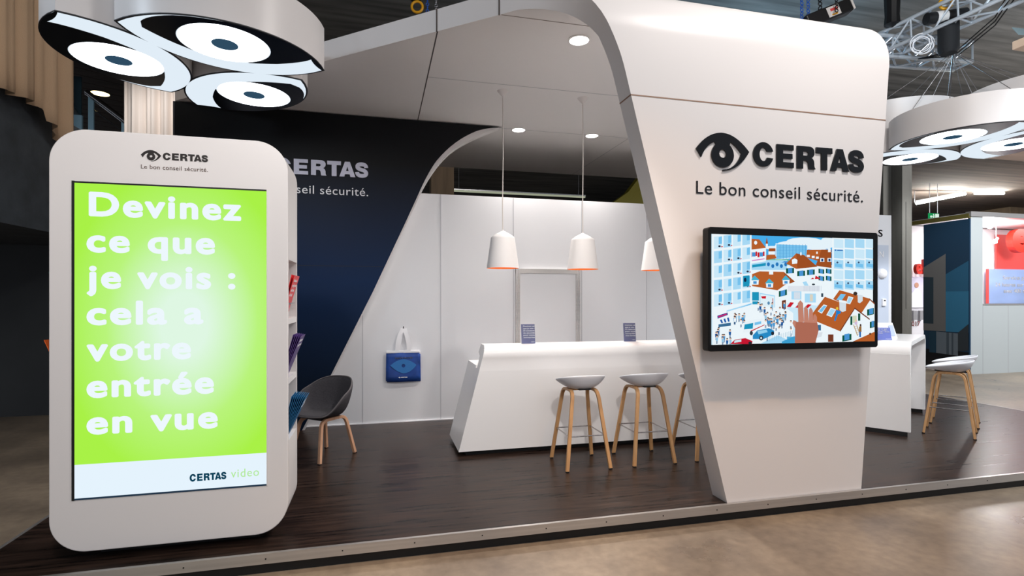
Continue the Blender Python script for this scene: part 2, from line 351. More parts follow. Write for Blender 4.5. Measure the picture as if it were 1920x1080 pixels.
text('tagline', 'Le bon conseil sécurité.', WHITEINK, wl, (-1.724, 6.92, S+2.878), 1.60, .10, sp=1.06)

# ------------------------------------------------------------------ the arch: pillar, rolled shoulder, flat roof, one 0.19 m thick band
arch = empty('exhibition_arch', (3.3, 3.7, S), 'white curved arch with raised black eye logo beside the wall screen', 'arch')
ZT, RO, T, YF, YB = 4.205, .45, .19, 3.66, 9.3
s0 = ZT-S-RO; s1 = s0+RO*math.pi/2; s2 = s1+(YB-YF-RO)
def ribbon(s, n):
    if s <= s0: return (YF+n, S+s)
    if s <= s1:
        a = (s-s0)/RO; r = RO-n; return (YF+RO-r*math.cos(a), ZT-RO+r*math.sin(a))
    return (YF+RO+(s-s1), ZT-n)
def left_edge(s):
    if s < 3.3: return 2.648-.2634*s
    if s < 4.44: return hermite(2.648-.2634*3.3, -.2634, .937, -1.179, (s-3.3)/1.14, 1.14)
    x = .937-1.179*(s-4.44); return max(x, -2.28)
def right_edge(s):
    if s < 3.6: return 3.937+.0815*s
    if s < 4.5: return 4.232
    return 4.232+1.4*(s-4.5)/5
ss = [0, 1, 2, 3.0, 3.15]+[3.3+.06*i for i in range(20)]+[4.6, 4.9, 5.5, 6.2, 7.0, 7.167, 7.6, 8.4, s2]
ss = sorted(set([round(x, 4) for x in ss if x <= s2]+[round(s0, 4), round(s1, 4)]))
vs = []; fs = []
for s in ss:
    a, b = left_edge(s), right_edge(s)
    yo, zo = ribbon(s, 0); yi, zi = ribbon(s, T)
    vs += [(a, yo, zo), (b, yo, zo), (b, yi, zi), (a, yi, zi)]
for i in range(len(ss)-1):
    for j in range(4): fs.append((i*4+j, i*4+(j+1) % 4, i*4+4+(j+1) % 4, i*4+4+j))
fs += [(3, 2, 1, 0), (len(ss)*4-4, len(ss)*4-3, len(ss)*4-2, len(ss)*4-1)]
def child(o, par):            # keep world position under an Empty that has its own location
    o.parent = par; o.matrix_parent_inverse = Matrix.LocRotScale(par.location, par.rotation_euler, None).inverted(); return o
rb = MB(); rb.add(vs, fs, WHITE); child(rb.build('arch_body', smooth=35), arch)
sm = MB(); z = S+3.121
sm.add([(left_edge(3.121)-.0005, YF-.0012, z-.006), (right_edge(3.121), YF-.0012, z-.006), (right_edge(3.121), YF-.0012, z+.003), (left_edge(3.121)-.0005, YF-.0012, z+.003)], [(0, 1, 2, 3)], SEAM)
xa = left_edge(3.121)-.002
sm.add([(xa+.0016, YF, z-.006), (xa+.0016, YF+T, z-.006), (xa-.0008, YF+T, z+.003), (xa-.0008, YF, z+.003)], [(0, 1, 2, 3)], SEAM)
child(sm.build('panel_seam', solid=.0016), arch)
zs = ZT-T
sj = MB()
def sx_(x0, x1, y, wdt, m): sj.box(x0, x1, y-wdt/2, y+wdt/2, zs-.0015, zs+.001, m)
def sy_(x, y0, y1, wdt, m): sj.box(x-wdt/2, x+wdt/2, y0, y1, zs-.0015, zs+.001, m)
sy_(.49, 4.60, 6.94, .012, SEAMD); sx_(.49, 5.0, 5.57, .006, GREYJ); sx_(.96, 4.2, 4.205, .007, mat('soft_joint', (128, 116, 108), .6)); sx_(1.6, 5, 7.0, .004, GREYJ); sy_(3.46, 7.0, 9.3, .006, GREYJ); sx_(1.0, 1.9, 7.0, .004, GREYJ)
child(sj.build('soffit_joint'), arch)
fj = MB()
for x, y in ((.485, 4.602), (.945, 4.212)):
    fj.box(x-.007, x+.004, y-.007, y+.004, zs-.002, ZT+.001, SEAMD)
child(fj.build('edge_joint'), arch)
logo(arch, 2.367, S+2.655, YF-.007, 1.587, BLACKG, .012)
text('tagline', 'Le bon conseil sécurité.', mat('tagline_black', (20, 20, 24), .2), arch, (2.372, YF-.003, S+2.409), 1.578, .098, sp=1.06)
for o in list(bpy.data.objects):
    if o.parent == arch and o.name.split('.')[0] in ('eye_logo', 'lettering', 'tagline'): child(o, arch)
for o in arch.children:
    if o.name.startswith(('eye_logo', 'lettering')): o['label'] = 'raised glossy black lettering and mark'

# downlights in the soffit
def downlight(x, y, label, power, aimy=0):
    t = empty('downlight', (x, y, zs), label, 'ceiling light', 'round downlights in the soffit')
    child(MB().lathe([(.085, 0), (.098, 0), (.102, -.006), (.085, -.008), (.085, .0)], (x, y, zs-.0005), WHITE).build('trim_ring', smooth=40), t)
    child(MB().lathe([(.0005, 0), (.084, 0), (.084, -.004), (.0005, -.004)], (x, y, zs-.001), emis((255, 250, 244), 14)).build('lens', smooth=40), t)
    l = spot('downlight_beam', (x, y, zs-.02), (x, y+aimy, 0), power, (1, .94, .89), 150, .9, .08)
    return t
downlight(1.72, 4.45, 'round downlight nearest the front, alone in the front soffit panel', 210)
downlight(1.84, 7.16-.15, 'round downlight above the aluminium door, left one of the rear pair', 250, -.5)
downlight(2.9, 7.16-.15, 'round downlight behind the middle pendant cord, right one of the rear pair', 250, -.5)

# ------------------------------------------------------------------ phone-shaped kiosk
kx0, kx1, kyf, kyb, kz0, kz1 = -1.918, -.579, 3.79, 4.20, S+.06, S+2.63
kiosk = empty('information_kiosk', ((kx0+kx1)/2, kyf, S), 'tall white phone shaped kiosk with a lit green screen', 'kiosk')
def K(mb, name, **k): return child(mb.build(name, **k), kiosk)
R = .2
ro = rrect(kx0, kx1, kz0, kz1, R, 14)
K(MB().prism(ro, 'y', kyf, kyf+.035, WHITE), 'front_shell', smooth=30, bevel=.006)
K(MB().prism(ro, 'y', kyb-.03, kyb, WHITE), 'rear_shell', smooth=30)
n0, n1, dp = S+.655, S+1.86, .14
core = arc(kx1-R, kz0+R, R, -90, 0, 14)+[(kx1, n0), (kx1-dp, n0), (kx1-dp, n1), (kx1, n1)]+arc(kx1-R, kz1-R, R, 0, 90, 14)+arc(kx0+R, kz1-R, R, 90, 180, 14)+[(kx0, n1), (kx0+dp, n1), (kx0+dp, n0), (kx0, n0)]+arc(kx0+R, kz0+R, R, 180, 270, 14)
K(MB().prism(core, 'y', kyf+.034, kyb-.029, WHITE), 'side_shell', smooth=30)
for sd in (1, -1):
    for zz in (S+1.05, S+1.45):
        a, b = (kx1-dp, kx1-.002) if sd > 0 else (kx0+.002, kx0+dp)
        K(MB().box(a, b, kyf+.034, kyb-.029, zz-.02, zz+.02, WHITE), 'shelf')
    for zz in (n0, S+1.07, S+1.47):
        x = kx1-.012 if sd > 0 else kx0+.012
        K(MB().box(x-.002, x+.002, kyf+.04, kyb-.035, zz+.06, zz+.10, ACRYL).box(x-.003, x+.003, kyf+.04, kyb-.035, zz+.097, zz+.102, STEEL), 'brochure_rail')
K(MB().box(kx0+.22, kx1-.2, kyf+.12, kyb-.04, S, kz0+.01, BLACK), 'plinth')
sx0, sx1, sz0, sz1 = -1.785, -.709, S+.389, S+2.302
bz = MB(); yb0 = kyf-.004
bz.box(sx0-.014, sx0, yb0, kyf+.01, sz0-.012, sz1+.012, BLACK).box(sx1, sx1+.008, yb0, kyf+.01, sz0-.012, sz1+.012, WHITE).box(sx0, sx1, yb0, kyf+.01, sz1, sz1+.010, BLACK).box(sx0, sx1, yb0, kyf+.01, sz0-.010, sz0, mat('bezel_blue', (20, 60, 90), .4))
K(bz, 'screen_bezel')
def screen_mat():         # the picture on the lit screen: green with a pale centre
    m = bpy.data.materials.new('green_screen'); m.use_nodes = True; nt = m.node_tree; nt.nodes.clear(); L = nt.links.new
    tc = nt.nodes.new('ShaderNodeTexCoord'); mp = nt.nodes.new('ShaderNodeMapping'); mp.vector_type = 'POINT'
    mp.inputs['Location'].default_value = (1.19/.66, 0, -(S+1.44)/.98); mp.inputs['Scale'].default_value = (1/.66, 0, 1/.98)
    gr = nt.nodes.new('ShaderNodeTexGradient'); gr.gradient_type = 'SPHERICAL'
    rp = nt.nodes.new('ShaderNodeValToRGB'); e = rp.color_ramp.elements
    e[0].position = 0; e[0].color = (*lin((168, 240, 70)), 1); e[1].position = .8; e[1].color = (*lin((222, 246, 226)), 1)
    x = e.new(.35); x.color = (*lin((184, 243, 122)), 1)
    em = nt.nodes.new('ShaderNodeEmission'); em.inputs[1].default_value = .82; o = nt.nodes.new('ShaderNodeOutputMaterial')
    L(tc.outputs['Object'], mp.inputs[0]); L(mp.outputs[0], gr.inputs[0]); L(gr.outputs[0], rp.inputs[0]); L(rp.outputs[0], em.inputs[0]); L(em.outputs[0], o.inputs[0]); return m
scr = MB(); zf = S+.593
scr.box(sx0, sx1, kyf-.001, kyf+.008, zf, sz1, screen_mat()); scr.box(sx0, sx1, kyf-.001, kyf+.008, sz0, zf, emis((228, 242, 252), 1))
so = MB(); so = scr.build('screen'); so.parent = kiosk
so.matrix_parent_inverse = Matrix.Translation(kiosk.location).inverted()
def KT(o): return child(o, kiosk)
TXT = emis((236, 246, 252), 1)
for body, xr, zb in (('Devinez', -.861, 2.102), ('ce que', -1.014, 1.882), ('je vois :', -.895, 1.66), ('cela a', -1.081, 1.438), ('votre', -1.152, 1.2176), ('entrée', -1.02, .994), ('en vue', -.998, .771)):
    x0 = -1.710 if body == 'Devinez' else -1.722
    KT(text('screen_text', body, TXT, None, (x0, kyf-.002, S+zb), xr-x0, .150, bold=.036, sp=1.14, depth=.001))
KT(place('screen_lettering', curve_mesh(letters(), .01), emis((10, 62, 86), 1), None, (-1.16, kyf-.002, S+.441), FRONT, .212/LET_W, .046, .05))
KT(text('screen_text', 'video', emis((176, 232, 150), 1), None, (-.921, kyf-.002, S+.447), .166, .052, sp=1.12, depth=.001))
k0 = len(bpy.data.objects)
logo(None, -1.431, S+2.471, kyf-.0015, .376, INK, .003)
for o in list(bpy.data.objects):
    if o.parent is None and o.name.split('.')[0] in ('eye_logo', 'lettering'): KT(o)
KT(text('tagline', 'Le bon conseil sécurité.', BROWNINK, None, (-1.431, kyf-.001, S+2.409), .375, .0255, bold=.002, sp=1.08))

# brochures in the side racks
def brochure(x, y, z, tilt, col, label, group, side=1, txt=None, yaw=0, hgt=.297):
    t = empty('brochure', (x, y, z), label, 'brochure', group)
    m = mat('cover_%d_%d_%d' % col, col, .4)
    b = MB().box(-.0015, .0015, -.105, .105, 0, hgt, m).box(-.001, .001, -.104, .104, .002, hgt-.002, WHITEINK)
    o = b.build('cover'); o.parent = t
    if txt:
        for i, line in enumerate(txt):
            q = text('cover_text', line, WHITEINK, t, (.0022, -.085, hgt-.045-i*.034), .013*len(line)+.01, .02, (Vector((0, 1, 0)), Vector((0, 0, 1))), bold=.03, depth=.0008)
    t.rotation_euler = (0, math.radians(tilt)*side, math.radians(yaw)); return t
TX = ['Devinez ce', 'que je vois :']
for tier, (n, col, nm, z0) in enumerate(((2, (226, 48, 50), 'red', S+1.472), (5, (84, 58, 128), 'purple', S+1.072), (8, (28, 104, 154), 'teal blue', n0+.002))):
    place_ = ('top', 'middle', 'lowest')[tier]
    for i in range(n):
        for yy in (kyf+.145,) if tier else (kyf+.15,):
            last = i == n-1
            lb = '%s brochure with white lettering, outermost in the %s rack of the kiosk' % (nm, place_) if last else '%s brochure tucked behind others in the %s rack of the kiosk' % (nm, place_)
            brochure(kx1-.05+i*.0032, yy+.006*i, z0, (13, 15, 13)[tier]+i*(1.7 if tier else 3), col, lb, '%s brochures in the %s kiosk rack' % (nm, place_), 1, (TX+(['au fil et', 'à l’œil'] if tier == 0 else [])) if last else None)
brochure(kx0+.06, kyf+.15, S+1.072, 21, (238, 104, 34), 'orange brochure poking out of the left side of the kiosk', 'brochures on the left of the kiosk', -1)
brochure(kx0+.05, kyf+.15, S+1.472, 14, (30, 118, 104), 'dark green brochure poking out of the left side of the kiosk, above the orange one', 'brochures on the left of the kiosk', -1)

# ------------------------------------------------------------------ wall screen with the town picture
tv = empty('wall_screen', (3.15, 3.56, S+1.67), 'large black framed wall screen showing an illustrated town', 'screen')
def V(mb, name, **k): return child(mb.build(name, **k), tv)
V(MB().prism(rrect(2.372, 3.932, S+1.207, S+2.133, .022, 5), 'y', 3.5, 3.575, TVB), 'housing', bevel=.004)
V(MB().box(2.75, 3.55, 3.574, 3.659, S+1.45, S+1.9, BLACK), 'wall_mount')
TL, TR_, BL, BR = (145, 80), (1445, 122), (147, 978), (1445, 945)
pic = MB(); PX0, PX1, PZ0, PZ1 = 2.396, 3.870, S+1.258, S+2.080; layer = [0]
def q(x, y):
    u = (x-145)/1300; u = u+.035*u*(1-u)
    yt = 80+42*(x-145)/1300; ybm = 978-33*(x-145)/1300; v = (y-yt)/(ybm-yt)
    u = min(1, max(0, u)); v = min(1, max(0, v))
    return (PX0+(PX1-PX0)*u, 3.4985-layer[0]*.00004, PZ1+(PZ0-PZ1)*v)
def pg(c, *pts):
    layer[0] += 1; P = [q(pts[i], pts[i+1]) for i in range(0, len(pts), 2)]
    pic.add(P, [tuple(range(len(P)))], emis(c, .95))
def rc(c, x0, y0, x1, y1, sk=0): pg(c, x0, y0, x1, y0+sk, x1, y1+sk, x0, y1)
def el(c, x, y, rx, ry, n=14): pg(c, *[t for i in range(n) for t in (x+rx*math.cos(6.2832*i/n), y+ry*math.sin(6.2832*i/n))])
SKY, CLD, PALE, PALE2, MIDB, WH, ROOF, ROOF2, RDK = (72, 176, 238), (232, 246, 254), (206, 236, 252), (170, 220, 248), (120, 196, 240), (240, 250, 255), (184, 96, 44), (160, 80, 36), (120, 60, 40)
GRN, WINB, RED, TEAL = (16, 84, 66), (74, 150, 214), (206, 28, 44), (30, 150, 190)
rc(PALE, 130, 60, 1460, 990); rc(SKY, 440, 80, 1100, 330)
for x, y, a, b in ((860, 140, 150, 34), (760, 160, 120, 26), (960, 170, 120, 40), (1050, 150, 60, 50), (700, 175, 80, 20), (1000, 230, 90, 30), (600, 190, 60, 14)): el(CLD, x, y, a, b)
pg(WH, 627, 155, 886, 165, 886, 262, 627, 290); pg(MIDB, 633, 162, 882, 170, 882, 255, 633, 284)
for i in range(9): rc((40, 130, 200), 660+i*26, 162, 662+i*26, 284-i*2)
for i in range(4): rc((90, 170, 224), 633, 185+i*25, 882, 187+i*25, -2)
rc((120, 190, 110), 560, 285, 730, 330); rc(PALE2, 440, 290, 720, 400); rc(WH, 440, 370, 1090, 640)
pg(WH, 440, 190, 552, 190, 552, 300, 440, 320); pg(ROOF, 440, 118, 500, 122, 552, 192, 440, 206)
el(WH, 472, 150, 12, 16); pg(ROOF2, 558, 105, 568, 158, 548, 158); rc(WH, 550, 158, 566, 190)
for x in (455, 512): rc(WINB, x-10, 228, x+16, 262); rc(RED, x-26, 228, x-11, 268); rc(RED, x+16, 222, x+28, 258)
pg((214, 120, 190), 443, 292, 540, 276, 540, 284, 443, 300); rc(TEAL, 445, 330, 550, 352, -16)
pg(ROOF, 555, 250, 620, 242, 634, 276, 552, 290); pg(ROOF2, 575, 195, 625, 195, 625, 218, 570, 222); rc(WH, 570, 220, 622, 246)
for i in range(5): el((40, 120, 190), 570+i*34, 325+(i % 2)*14, 12, 16); pg(WINB, 670+i*10, 310, 700+i*8, 298, 724, 312)
pg(ROOF, 878, 208, 1085, 206, 1085, 356, 950, 336, 966, 296, 872, 270)
pg(ROOF2, 1000, 206, 1085, 206, 1085, 356, 950, 336)
for x, y in ((890, 258), (930, 266), (965, 272)): rc(WH, x-12, y-10, x+12, y+8)
rc(WH, 1055, 196, 1078, 226); rc(WH, 955, 222, 968, 240)
for x in (1005, 1066): rc(WH, x-16, 274, x+18, 304); rc((30, 70, 130), x-8, 280, x+10, 302)
pg(WH, 950, 338, 1085, 354, 1085, 520, 950, 500)
for x in (998, 1060):
    for y in (378, 436): rc(GRN, x-24, y-18, x+24, y+18, 6); rc(WINB, x-12, y-18, x+12, y+18, 6)
pg(WH, 716, 335, 790, 360, 962, 345, 962, 440, 790, 450, 716, 430); pg(ROOF, 790, 236, 855, 250, 965, 344, 790, 362, 710, 318); pg(ROOF2, 790, 236, 855, 250, 965, 344, 800, 361)
pg(WH, 755, 288, 778, 276, 800, 290, 798, 318, 757, 322); rc(WH, 822, 228, 834, 252)
for x, y in ((738, 378), (828, 400), (908, 390)): rc(GRN, x-30, y-20, x+34, y+22, -4); rc(WINB, x-14, y-22, x+20, y+22, -4)
# round-roofed house with teal dormers
pg(WH, 443, 500, 560, 510, 640, 530, 716, 516, 716, 690, 640, 720, 443, 650)
pg(ROOF, 443, 405, 500, 382, 690, 386, 780, 466, 700, 492, 640, 536, 443, 502); pg(ROOF2, 690, 386, 780, 466, 735, 482, 700, 430); rc(WH, 574, 376, 606, 408)
for x, y in ((466, 462), (578, 486), (708, 460)): pg(WH, x-28, y-10, x+28, y-10, x+26, y+28, x-26, y+28); pg((70, 180, 210), x-36, y-6, x-4, y-46, x+34, y-8); rc(WINB, x-14, y, x+12, y+22)
rc(TEAL, 443, 550, 495, 620); pg(PALE2, 500, 556, 620, 578, 620, 690, 500, 664); pg((226, 244, 252), 506, 566, 614, 586, 614, 680, 506, 656); pg(RED, 510, 586, 550, 582, 548, 604, 520, 602); rc((190, 60, 70), 600, 600, 606, 676); el((90, 140, 180), 570, 640, 10, 14)
rc(GRN, 650, 544, 714, 590, -16); rc(WINB, 664, 542, 700, 586, -12); rc(RDK, 674, 620, 706, 696, -8); rc(TEAL, 445, 625, 490, 650)
# terrace house
pg(WH, 718, 490, 850, 470, 1030, 505, 1030, 600, 960, 660, 718, 630); rc((226, 232, 240), 722, 500, 980, 545)
for i in range(14): rc((196, 206, 220), 850+i*11, 498, 853+i*11, 544)
pg(RED, 905, 446, 948, 416, 990, 442); pg(WH, 925, 432, 948, 416, 940, 450); el((50, 60, 70), 930, 488, 14, 7); pg(PALE2, 840, 470, 870, 462, 890, 498, 855, 498)
rc(PALE2, 750, 545, 830, 610); rc((214, 226, 238), 770, 550, 820, 606); rc(PALE2, 858, 562, 950, 635); rc((222, 214, 196), 900, 568, 925, 625); rc((60, 80, 96), 994, 560, 1012, 590)
for i in range(5): pg(RED if i % 2 == 0 else WH, 740+i*36, 632+i*4, 770+i*36, 636+i*4, 742+i*34, 672+i*3, 712+i*34, 670+i*3)
# towers of glass left and right
rc(WH, 130, 70, 438, 745)
for c in range(4):
    for r in range(5):
        x0 = 160+c*69; y0 = 104+r*117-c*10; rc(PALE2 if (r+c) % 2 else PALE, x0, y0, x0+58, y0+98, -8); pg(MIDB, x0+34, y0+4, x0+58, y0-4, x0+58, y0+56, x0+34, y0+60)
        if (r*3+c) % 4 < 2: el((40, 50, 70), x0+40, y0+76, 9, 8); el(RED, x0+58, y0+80, 7, 4)
rc(TEAL, 372, 420, 420, 508, -6); el((20, 40, 70), 388, 452, 10, 18)
pg(PALE2, 250, 700, 436, 640, 436, 760, 250, 790); pg(MIDB, 320, 690, 436, 640, 436, 664, 340, 706)
rc(WH, 1085, 80, 1460, 640)
for c in range(4):
    for r in range(5):
        x0 = 1100+c*93; y0 = 118+r*84; rc(PALE2 if (r+c) % 3 else PALE, x0, y0, x0+82, y0+72, 6)
        if r in (2, 4): rc(MIDB, x0+6, y0+30, x0+70, y0+58, 8); el((60, 80, 110), x0+30, y0+24, 9, 8)
rc((60, 120, 190), 1105, 205, 1120, 216); rc((60, 120, 190), 1126, 207, 1176, 216)
# street, awning, people and cars
pg(WH, 147, 745, 440, 650, 716, 690, 760, 720, 760, 960, 147, 980); pg(PALE2, 640, 900, 760, 960, 500, 970)
pg((30, 70, 150), 182, 742, 256, 716, 258, 736, 184, 766); pg((206, 40, 110), 188, 746, 250, 724, 250, 734, 190, 758)
for i in range(6): pg((30, 90, 170) if i % 2 == 0 else WH, 200+i*13, 776-i*4, 213+i*13, 772-i*4, 226+i*12, 800-i*3, 212+i*12, 804-i*3)
rc((60, 110, 150), 190, 812, 280, 836, -14)
rp_ = random.Random(7)
spots_p = [(rp_.uniform(300, 420), rp_.uniform(735, 800)) for i in range(9)]+[(rp_.uniform(530, 700), rp_.uniform(720, 830)) for i in range(24)]+[(rp_.uniform(165, 290), rp_.uniform(845, 945)) for i in range(12)]+[(rp_.uniform(440, 700), rp_.uniform(640, 700)) for i in range(8)]+[(640, 850), (548, 900), (735, 800), (735, 860)]
for x, y in sorted(spots_p, key=lambda p: p[1]):
    c = rp_.choice([(70, 150, 210), (240, 250, 255), (30, 90, 160), (150, 200, 230), (240, 250, 255)])
    rc((40, 80, 120), x-5, y+20, x-1, y+48); rc((60, 110, 160), x+1, y+20, x+5, y+46); pg(c, x-9, y-4, x+9, y-4, x+7, y+24, x-7, y+24); el((238, 200, 176), x, y-12, 7, 9); pg((30, 34, 44), x-8, y-14, x-4, y-22, x+6, y-22, x+8, y-12, x+1, y-16)
pg((236, 246, 252), 362, 800, 440, 772, 520, 762, 526, 810, 430, 870, 360, 880); pg(TEAL, 375, 812, 440, 800, 436, 846, 370, 852); pg(MIDB, 450, 796, 500, 786, 500, 806, 450, 820); pg(RED, 420, 862, 526, 812, 526, 818, 420, 872); el((50, 60, 70), 425, 882, 12, 18)
pg((40, 140, 200), 436, 900, 470, 860, 560, 842, 600, 862, 600, 890, 520, 930, 436, 930); pg((150, 210, 240), 470, 866, 540, 852, 550, 874, 480, 892); el((40, 46, 56), 500, 922, 16, 20); el((200, 220, 230), 500, 922, 8, 10); el((40, 46, 56), 588, 884, 12, 16)
pg((200, 24, 50), 268, 970, 300, 936, 380, 922, 434, 946, 430, 972); pg((210, 236, 248), 300, 942, 350, 932, 350, 952, 296, 960); el((40, 40, 50), 416, 962, 14, 12)
for i in range(14): rc((150, 190, 214), 560+i*14, 912-i*4, 563+i*14, 950-i*4)
rc((90, 176, 220), 700, 910, 780, 965); pg((60, 160, 210), 660, 950, 760, 906, 800, 960, 660, 966)
# big houses lower right
pg(WH, 1260, 690, 1400, 600, 1446, 640, 1446, 900, 1260, 940); pg(ROOF, 1135, 534, 1400, 602, 1446, 636, 1446, 650, 1404, 616, 1330, 716, 1080, 606); pg(RDK, 1400, 600, 1448, 636, 1448, 644, 1400, 610)
for x in (1400, 1420): pass
rc(GRN, 1378, 690, 1440, 740, -12); rc(WINB, 1396, 684, 1432, 730, -6); rc(GRN, 1402, 790, 1444, 840, -8); rc(WINB, 1418, 784, 1438, 832, -4)
pg(WH, 935, 770, 1140, 866, 1268, 680, 1398, 772, 1398, 900, 1250, 950, 935, 962)
pg(ROOF, 1010, 588, 1268, 676, 1140, 866, 876, 762); pg(RDK, 1268, 674, 1402, 764, 1400, 774, 1268, 686, 1142, 870, 1136, 862)
pg(WH, 1000, 650, 1030, 658, 984, 724, 950, 706); pg(MIDB, 1002, 658, 1024, 664, 982, 716, 958, 704); pg(WH, 1058, 676, 1106, 690, 1068, 752, 1022, 736); pg(PALE2, 1062, 684, 1098, 694, 1066, 744, 1030, 732)
pg(MIDB, 1146, 564, 1190, 568, 1150, 622, 1108, 612); pg(WH, 1212, 582, 1256, 594, 1226, 648, 1190, 640); pg(PALE2, 1216, 590, 1248, 598, 1222, 640, 1198, 634)
pg((216, 228, 236), 1132, 618, 1192, 628, 1190, 700, 1160, 712, 1134, 694); pg(WH, 1130, 612, 1192, 622, 1192, 640, 1130, 630); pg((216, 228, 236), 1292, 562, 1338, 570, 1338, 620, 1312, 640, 1294, 632); pg(WH, 1290, 556, 1340, 562, 1340, 576, 1290, 570); el((60, 50, 46), 1272, 562, 18, 16)
el((236, 200, 60), 1114, 682, 10, 12); pg((30, 130, 210), 1104, 694, 1150, 706, 1140, 724, 1120, 730, 1100, 784, 1088, 780, 1104, 730)
rc(GRN, 1228, 745, 1246, 815); rc((210, 220, 190), 1248, 740, 1284, 800); rc(GRN, 1296, 722, 1316, 780); rc(GRN, 1158, 900, 1238, 950, -14); rc(WINB, 1176, 890, 1220, 940, -8); rc(RDK, 1036, 892, 1082, 952)
pg((190, 160, 120), 1252, 812, 1258, 810, 1296, 900, 1288, 902); pg((190, 160, 120), 1276, 800, 1282, 798, 1312, 880, 1306, 884)
for i in range(5): rc((190, 160, 120), 1262+i*7, 822+i*16, 1292+i*6, 826+i*16)
el((236, 200, 176), 1278, 780, 9, 10); pg((214, 190, 220), 1264, 790, 1290, 788, 1288, 812, 1266, 812); el((70, 50, 40), 1318, 816, 8, 10); pg((150, 110, 60), 1304, 828, 1326, 824, 1326, 870, 1304, 874); rc((50, 110, 180), 1306, 868, 1322, 912)
pg(ROOF, 1250, 948, 1446, 868, 1446, 950); el((90, 60, 40), 1404, 886, 10, 8)
rc((60, 110, 150), 946, 815, 976, 860)
pg((220, 228, 236), 930, 880, 990, 872, 980, 910, 940, 920)
# the hand shown over the town
SK, SK2 = (176, 108, 88), (196, 132, 112)
pg(SK2, 786, 640, 806, 616, 828, 640, 836, 790, 790, 800); pg(SK2, 836, 680, 852, 660, 868, 690, 878, 800, 836, 800); pg(SK2, 878, 690, 892, 674, 908, 700, 914, 810, 876, 810); pg(SK2, 914, 740, 926, 726, 942, 750, 946, 820, 912, 820); pg(SK2, 742, 800, 752, 776, 774, 786, 800, 850, 782, 880)
pg(SK, 770, 790, 946, 800, 956, 860, 930, 960, 762, 962, 764, 850)
V(pic, 'picture', recalc=False)
for o in tv.children:
    if o.name.startswith('picture'): o['label'] = 'lit picture of an illustrated town'

# ------------------------------------------------------------------ counters
def lean(z): return .787+.258*(z-.05)
cnt = empty('reception_counter', (2.4, 5.7, S), 'long white bar counter with rounded front, three stools before it', 'counter')
prof = [(0, .05), (0, .86)]+bez([(0, .86), (.005, .95), (-.005, 1.0), (-.012, 1.10), (.10, 1.12)], 8)+[(.25, 1.12), (.27, 1.03), (.16, 1.0), (.14, .88), (.21, .87), (.22, .894), (.72, .894), (.72, .05)]
CX1 = 4.3; vs = [(lean(z), 5.38+y, S+z) for y, z in prof]+[(CX1-.2*z, 5.38+y, S+z) for y, z in prof]; n = len(prof)
fsx = [tuple(range(n))[::-1], tuple(range(n, 2*n))]+[(i, (i+1) % n, n+(i+1) % n, n+i) for i in range(n)]
child(MB().add(vs, fsx, SOLID).build('counter_body', smooth=32), cnt)
child(MB().box(.87, CX1-.08, 5.44, 6.03, S, S+.051, BLACK).build('plinth'), cnt)
def sign(x, y, z, rz, w_, h_, m, lines, label, tilt=8, group='small signs on the counters', hold=True):
    t = empty('table_sign', (x, y, z), label, 'sign', group, rz)
    b = MB().box(-w_/2, w_/2, 0, .003, 0, h_, m).build('sheet'); b.parent = t
    if hold:
        a = MB().box(-w_/2-.004, w_/2+.004, -.002, -.0008, 0, h_+.003, ACRYL).box(-w_/2-.004, w_/2+.004, .004, .0055, 0, h_+.003, ACRYL).box(-w_/2-.004, w_/2+.004, -.002, .07, 0, .003, ACRYL).build('acrylic_holder'); a.parent = t
    k = h_*.115
    for i, l in enumerate(lines):
        text('sign_text', l, WHITEINK, t, (-w_*.36, -.0004, h_*.86-i*k), min(w_*.84, k*.62*len(l)), k*.62, bold=.035, depth=.0006)
    if lines:
        place('sign_lettering', curve_mesh(letters(), .01), WHITEINK, t, (w_*.2, -.0004, h_*.07), FRONT, w_*.25/LET_W, h_*.028, .03)
    t.rotation_euler = (math.radians(-tilt), 0, rz); return t
sign(1.553, 5.50, S+1.121, 0, .15, .208, NAVYP, ['Devinez ce', 'que je vois :', '50 solutions', 'de sécurité', 'pour votre', 'entreprise'], 'navy table sign on the long counter, before the aluminium door frame')
sign(2.737, 5.51, S+1.121, math.radians(-6), .14, .205, NAVYP, ['Devinez ce', 'que je vois :', '10 raisons', 'pour vous', 'raccorder', 'chez Certas'], 'navy table sign on the long counter, to the right of the middle pendant lamp')
# waterfall counter on the right, turned 34 degrees
A = math.radians(34)
wc = empty('bar_counter', (5.96, 4.89, S), 'short white waterfall bar counter at right with rounded top', 'counter', None, A)
H, Lg = 1.10, 1.78
outer = [(0, .05)]+[(0, .95)]+arc(.15, H-.15, .15, 180, 90, 8)+arc(Lg-.1, H-.15, .15, 90, 0, 8)+[(Lg, .05)]
inn = [(Lg-.055, .05)]+arc(Lg-.1-.005, H-.155, .1, 0, 90, 8)+arc(.155, H-.155, .1, 90, 180, 8)+[(.055, .05)]
def W(mb, name, **k): o = mb.build(name, **k); o.parent = wc; return o
W(MB().prism(outer+inn, 'y', 0, .72, SOLID), 'counter_shell', smooth=32, bevel=.004)
W(MB().box(.05, Lg-.05, .30, .33, .05, H-.052, SOLID), 'modesty_panel')
W(MB().box(.0, .03, .03, .7, 0, .052, BLACK).box(.03, Lg-.03, .31, .34, 0, .052, BLACK).box(Lg-.04, Lg-.01, .03, .7, 0, .052, BLACK), 'plinth')
def wpt(a, b, z): return (5.96+a*math.cos(A)-b*math.sin(A), 4.89+a*math.sin(A)+b*math.cos(A), S+z)
sign(*wpt(.12, .29, H+.001), math.radians(-24), .22, .155, BLUEP, ['Devinez ce que', 'je vois : 690.–', 'francs de rabais', 'pour vous'], 'bright blue landscape sign on the short waterfall counter', 18)
ez = empty('display_card', wpt(.55, .28, H+.001), 'white folded tent card standing behind the blue sign at right', 'card', None, math.radians(-20))
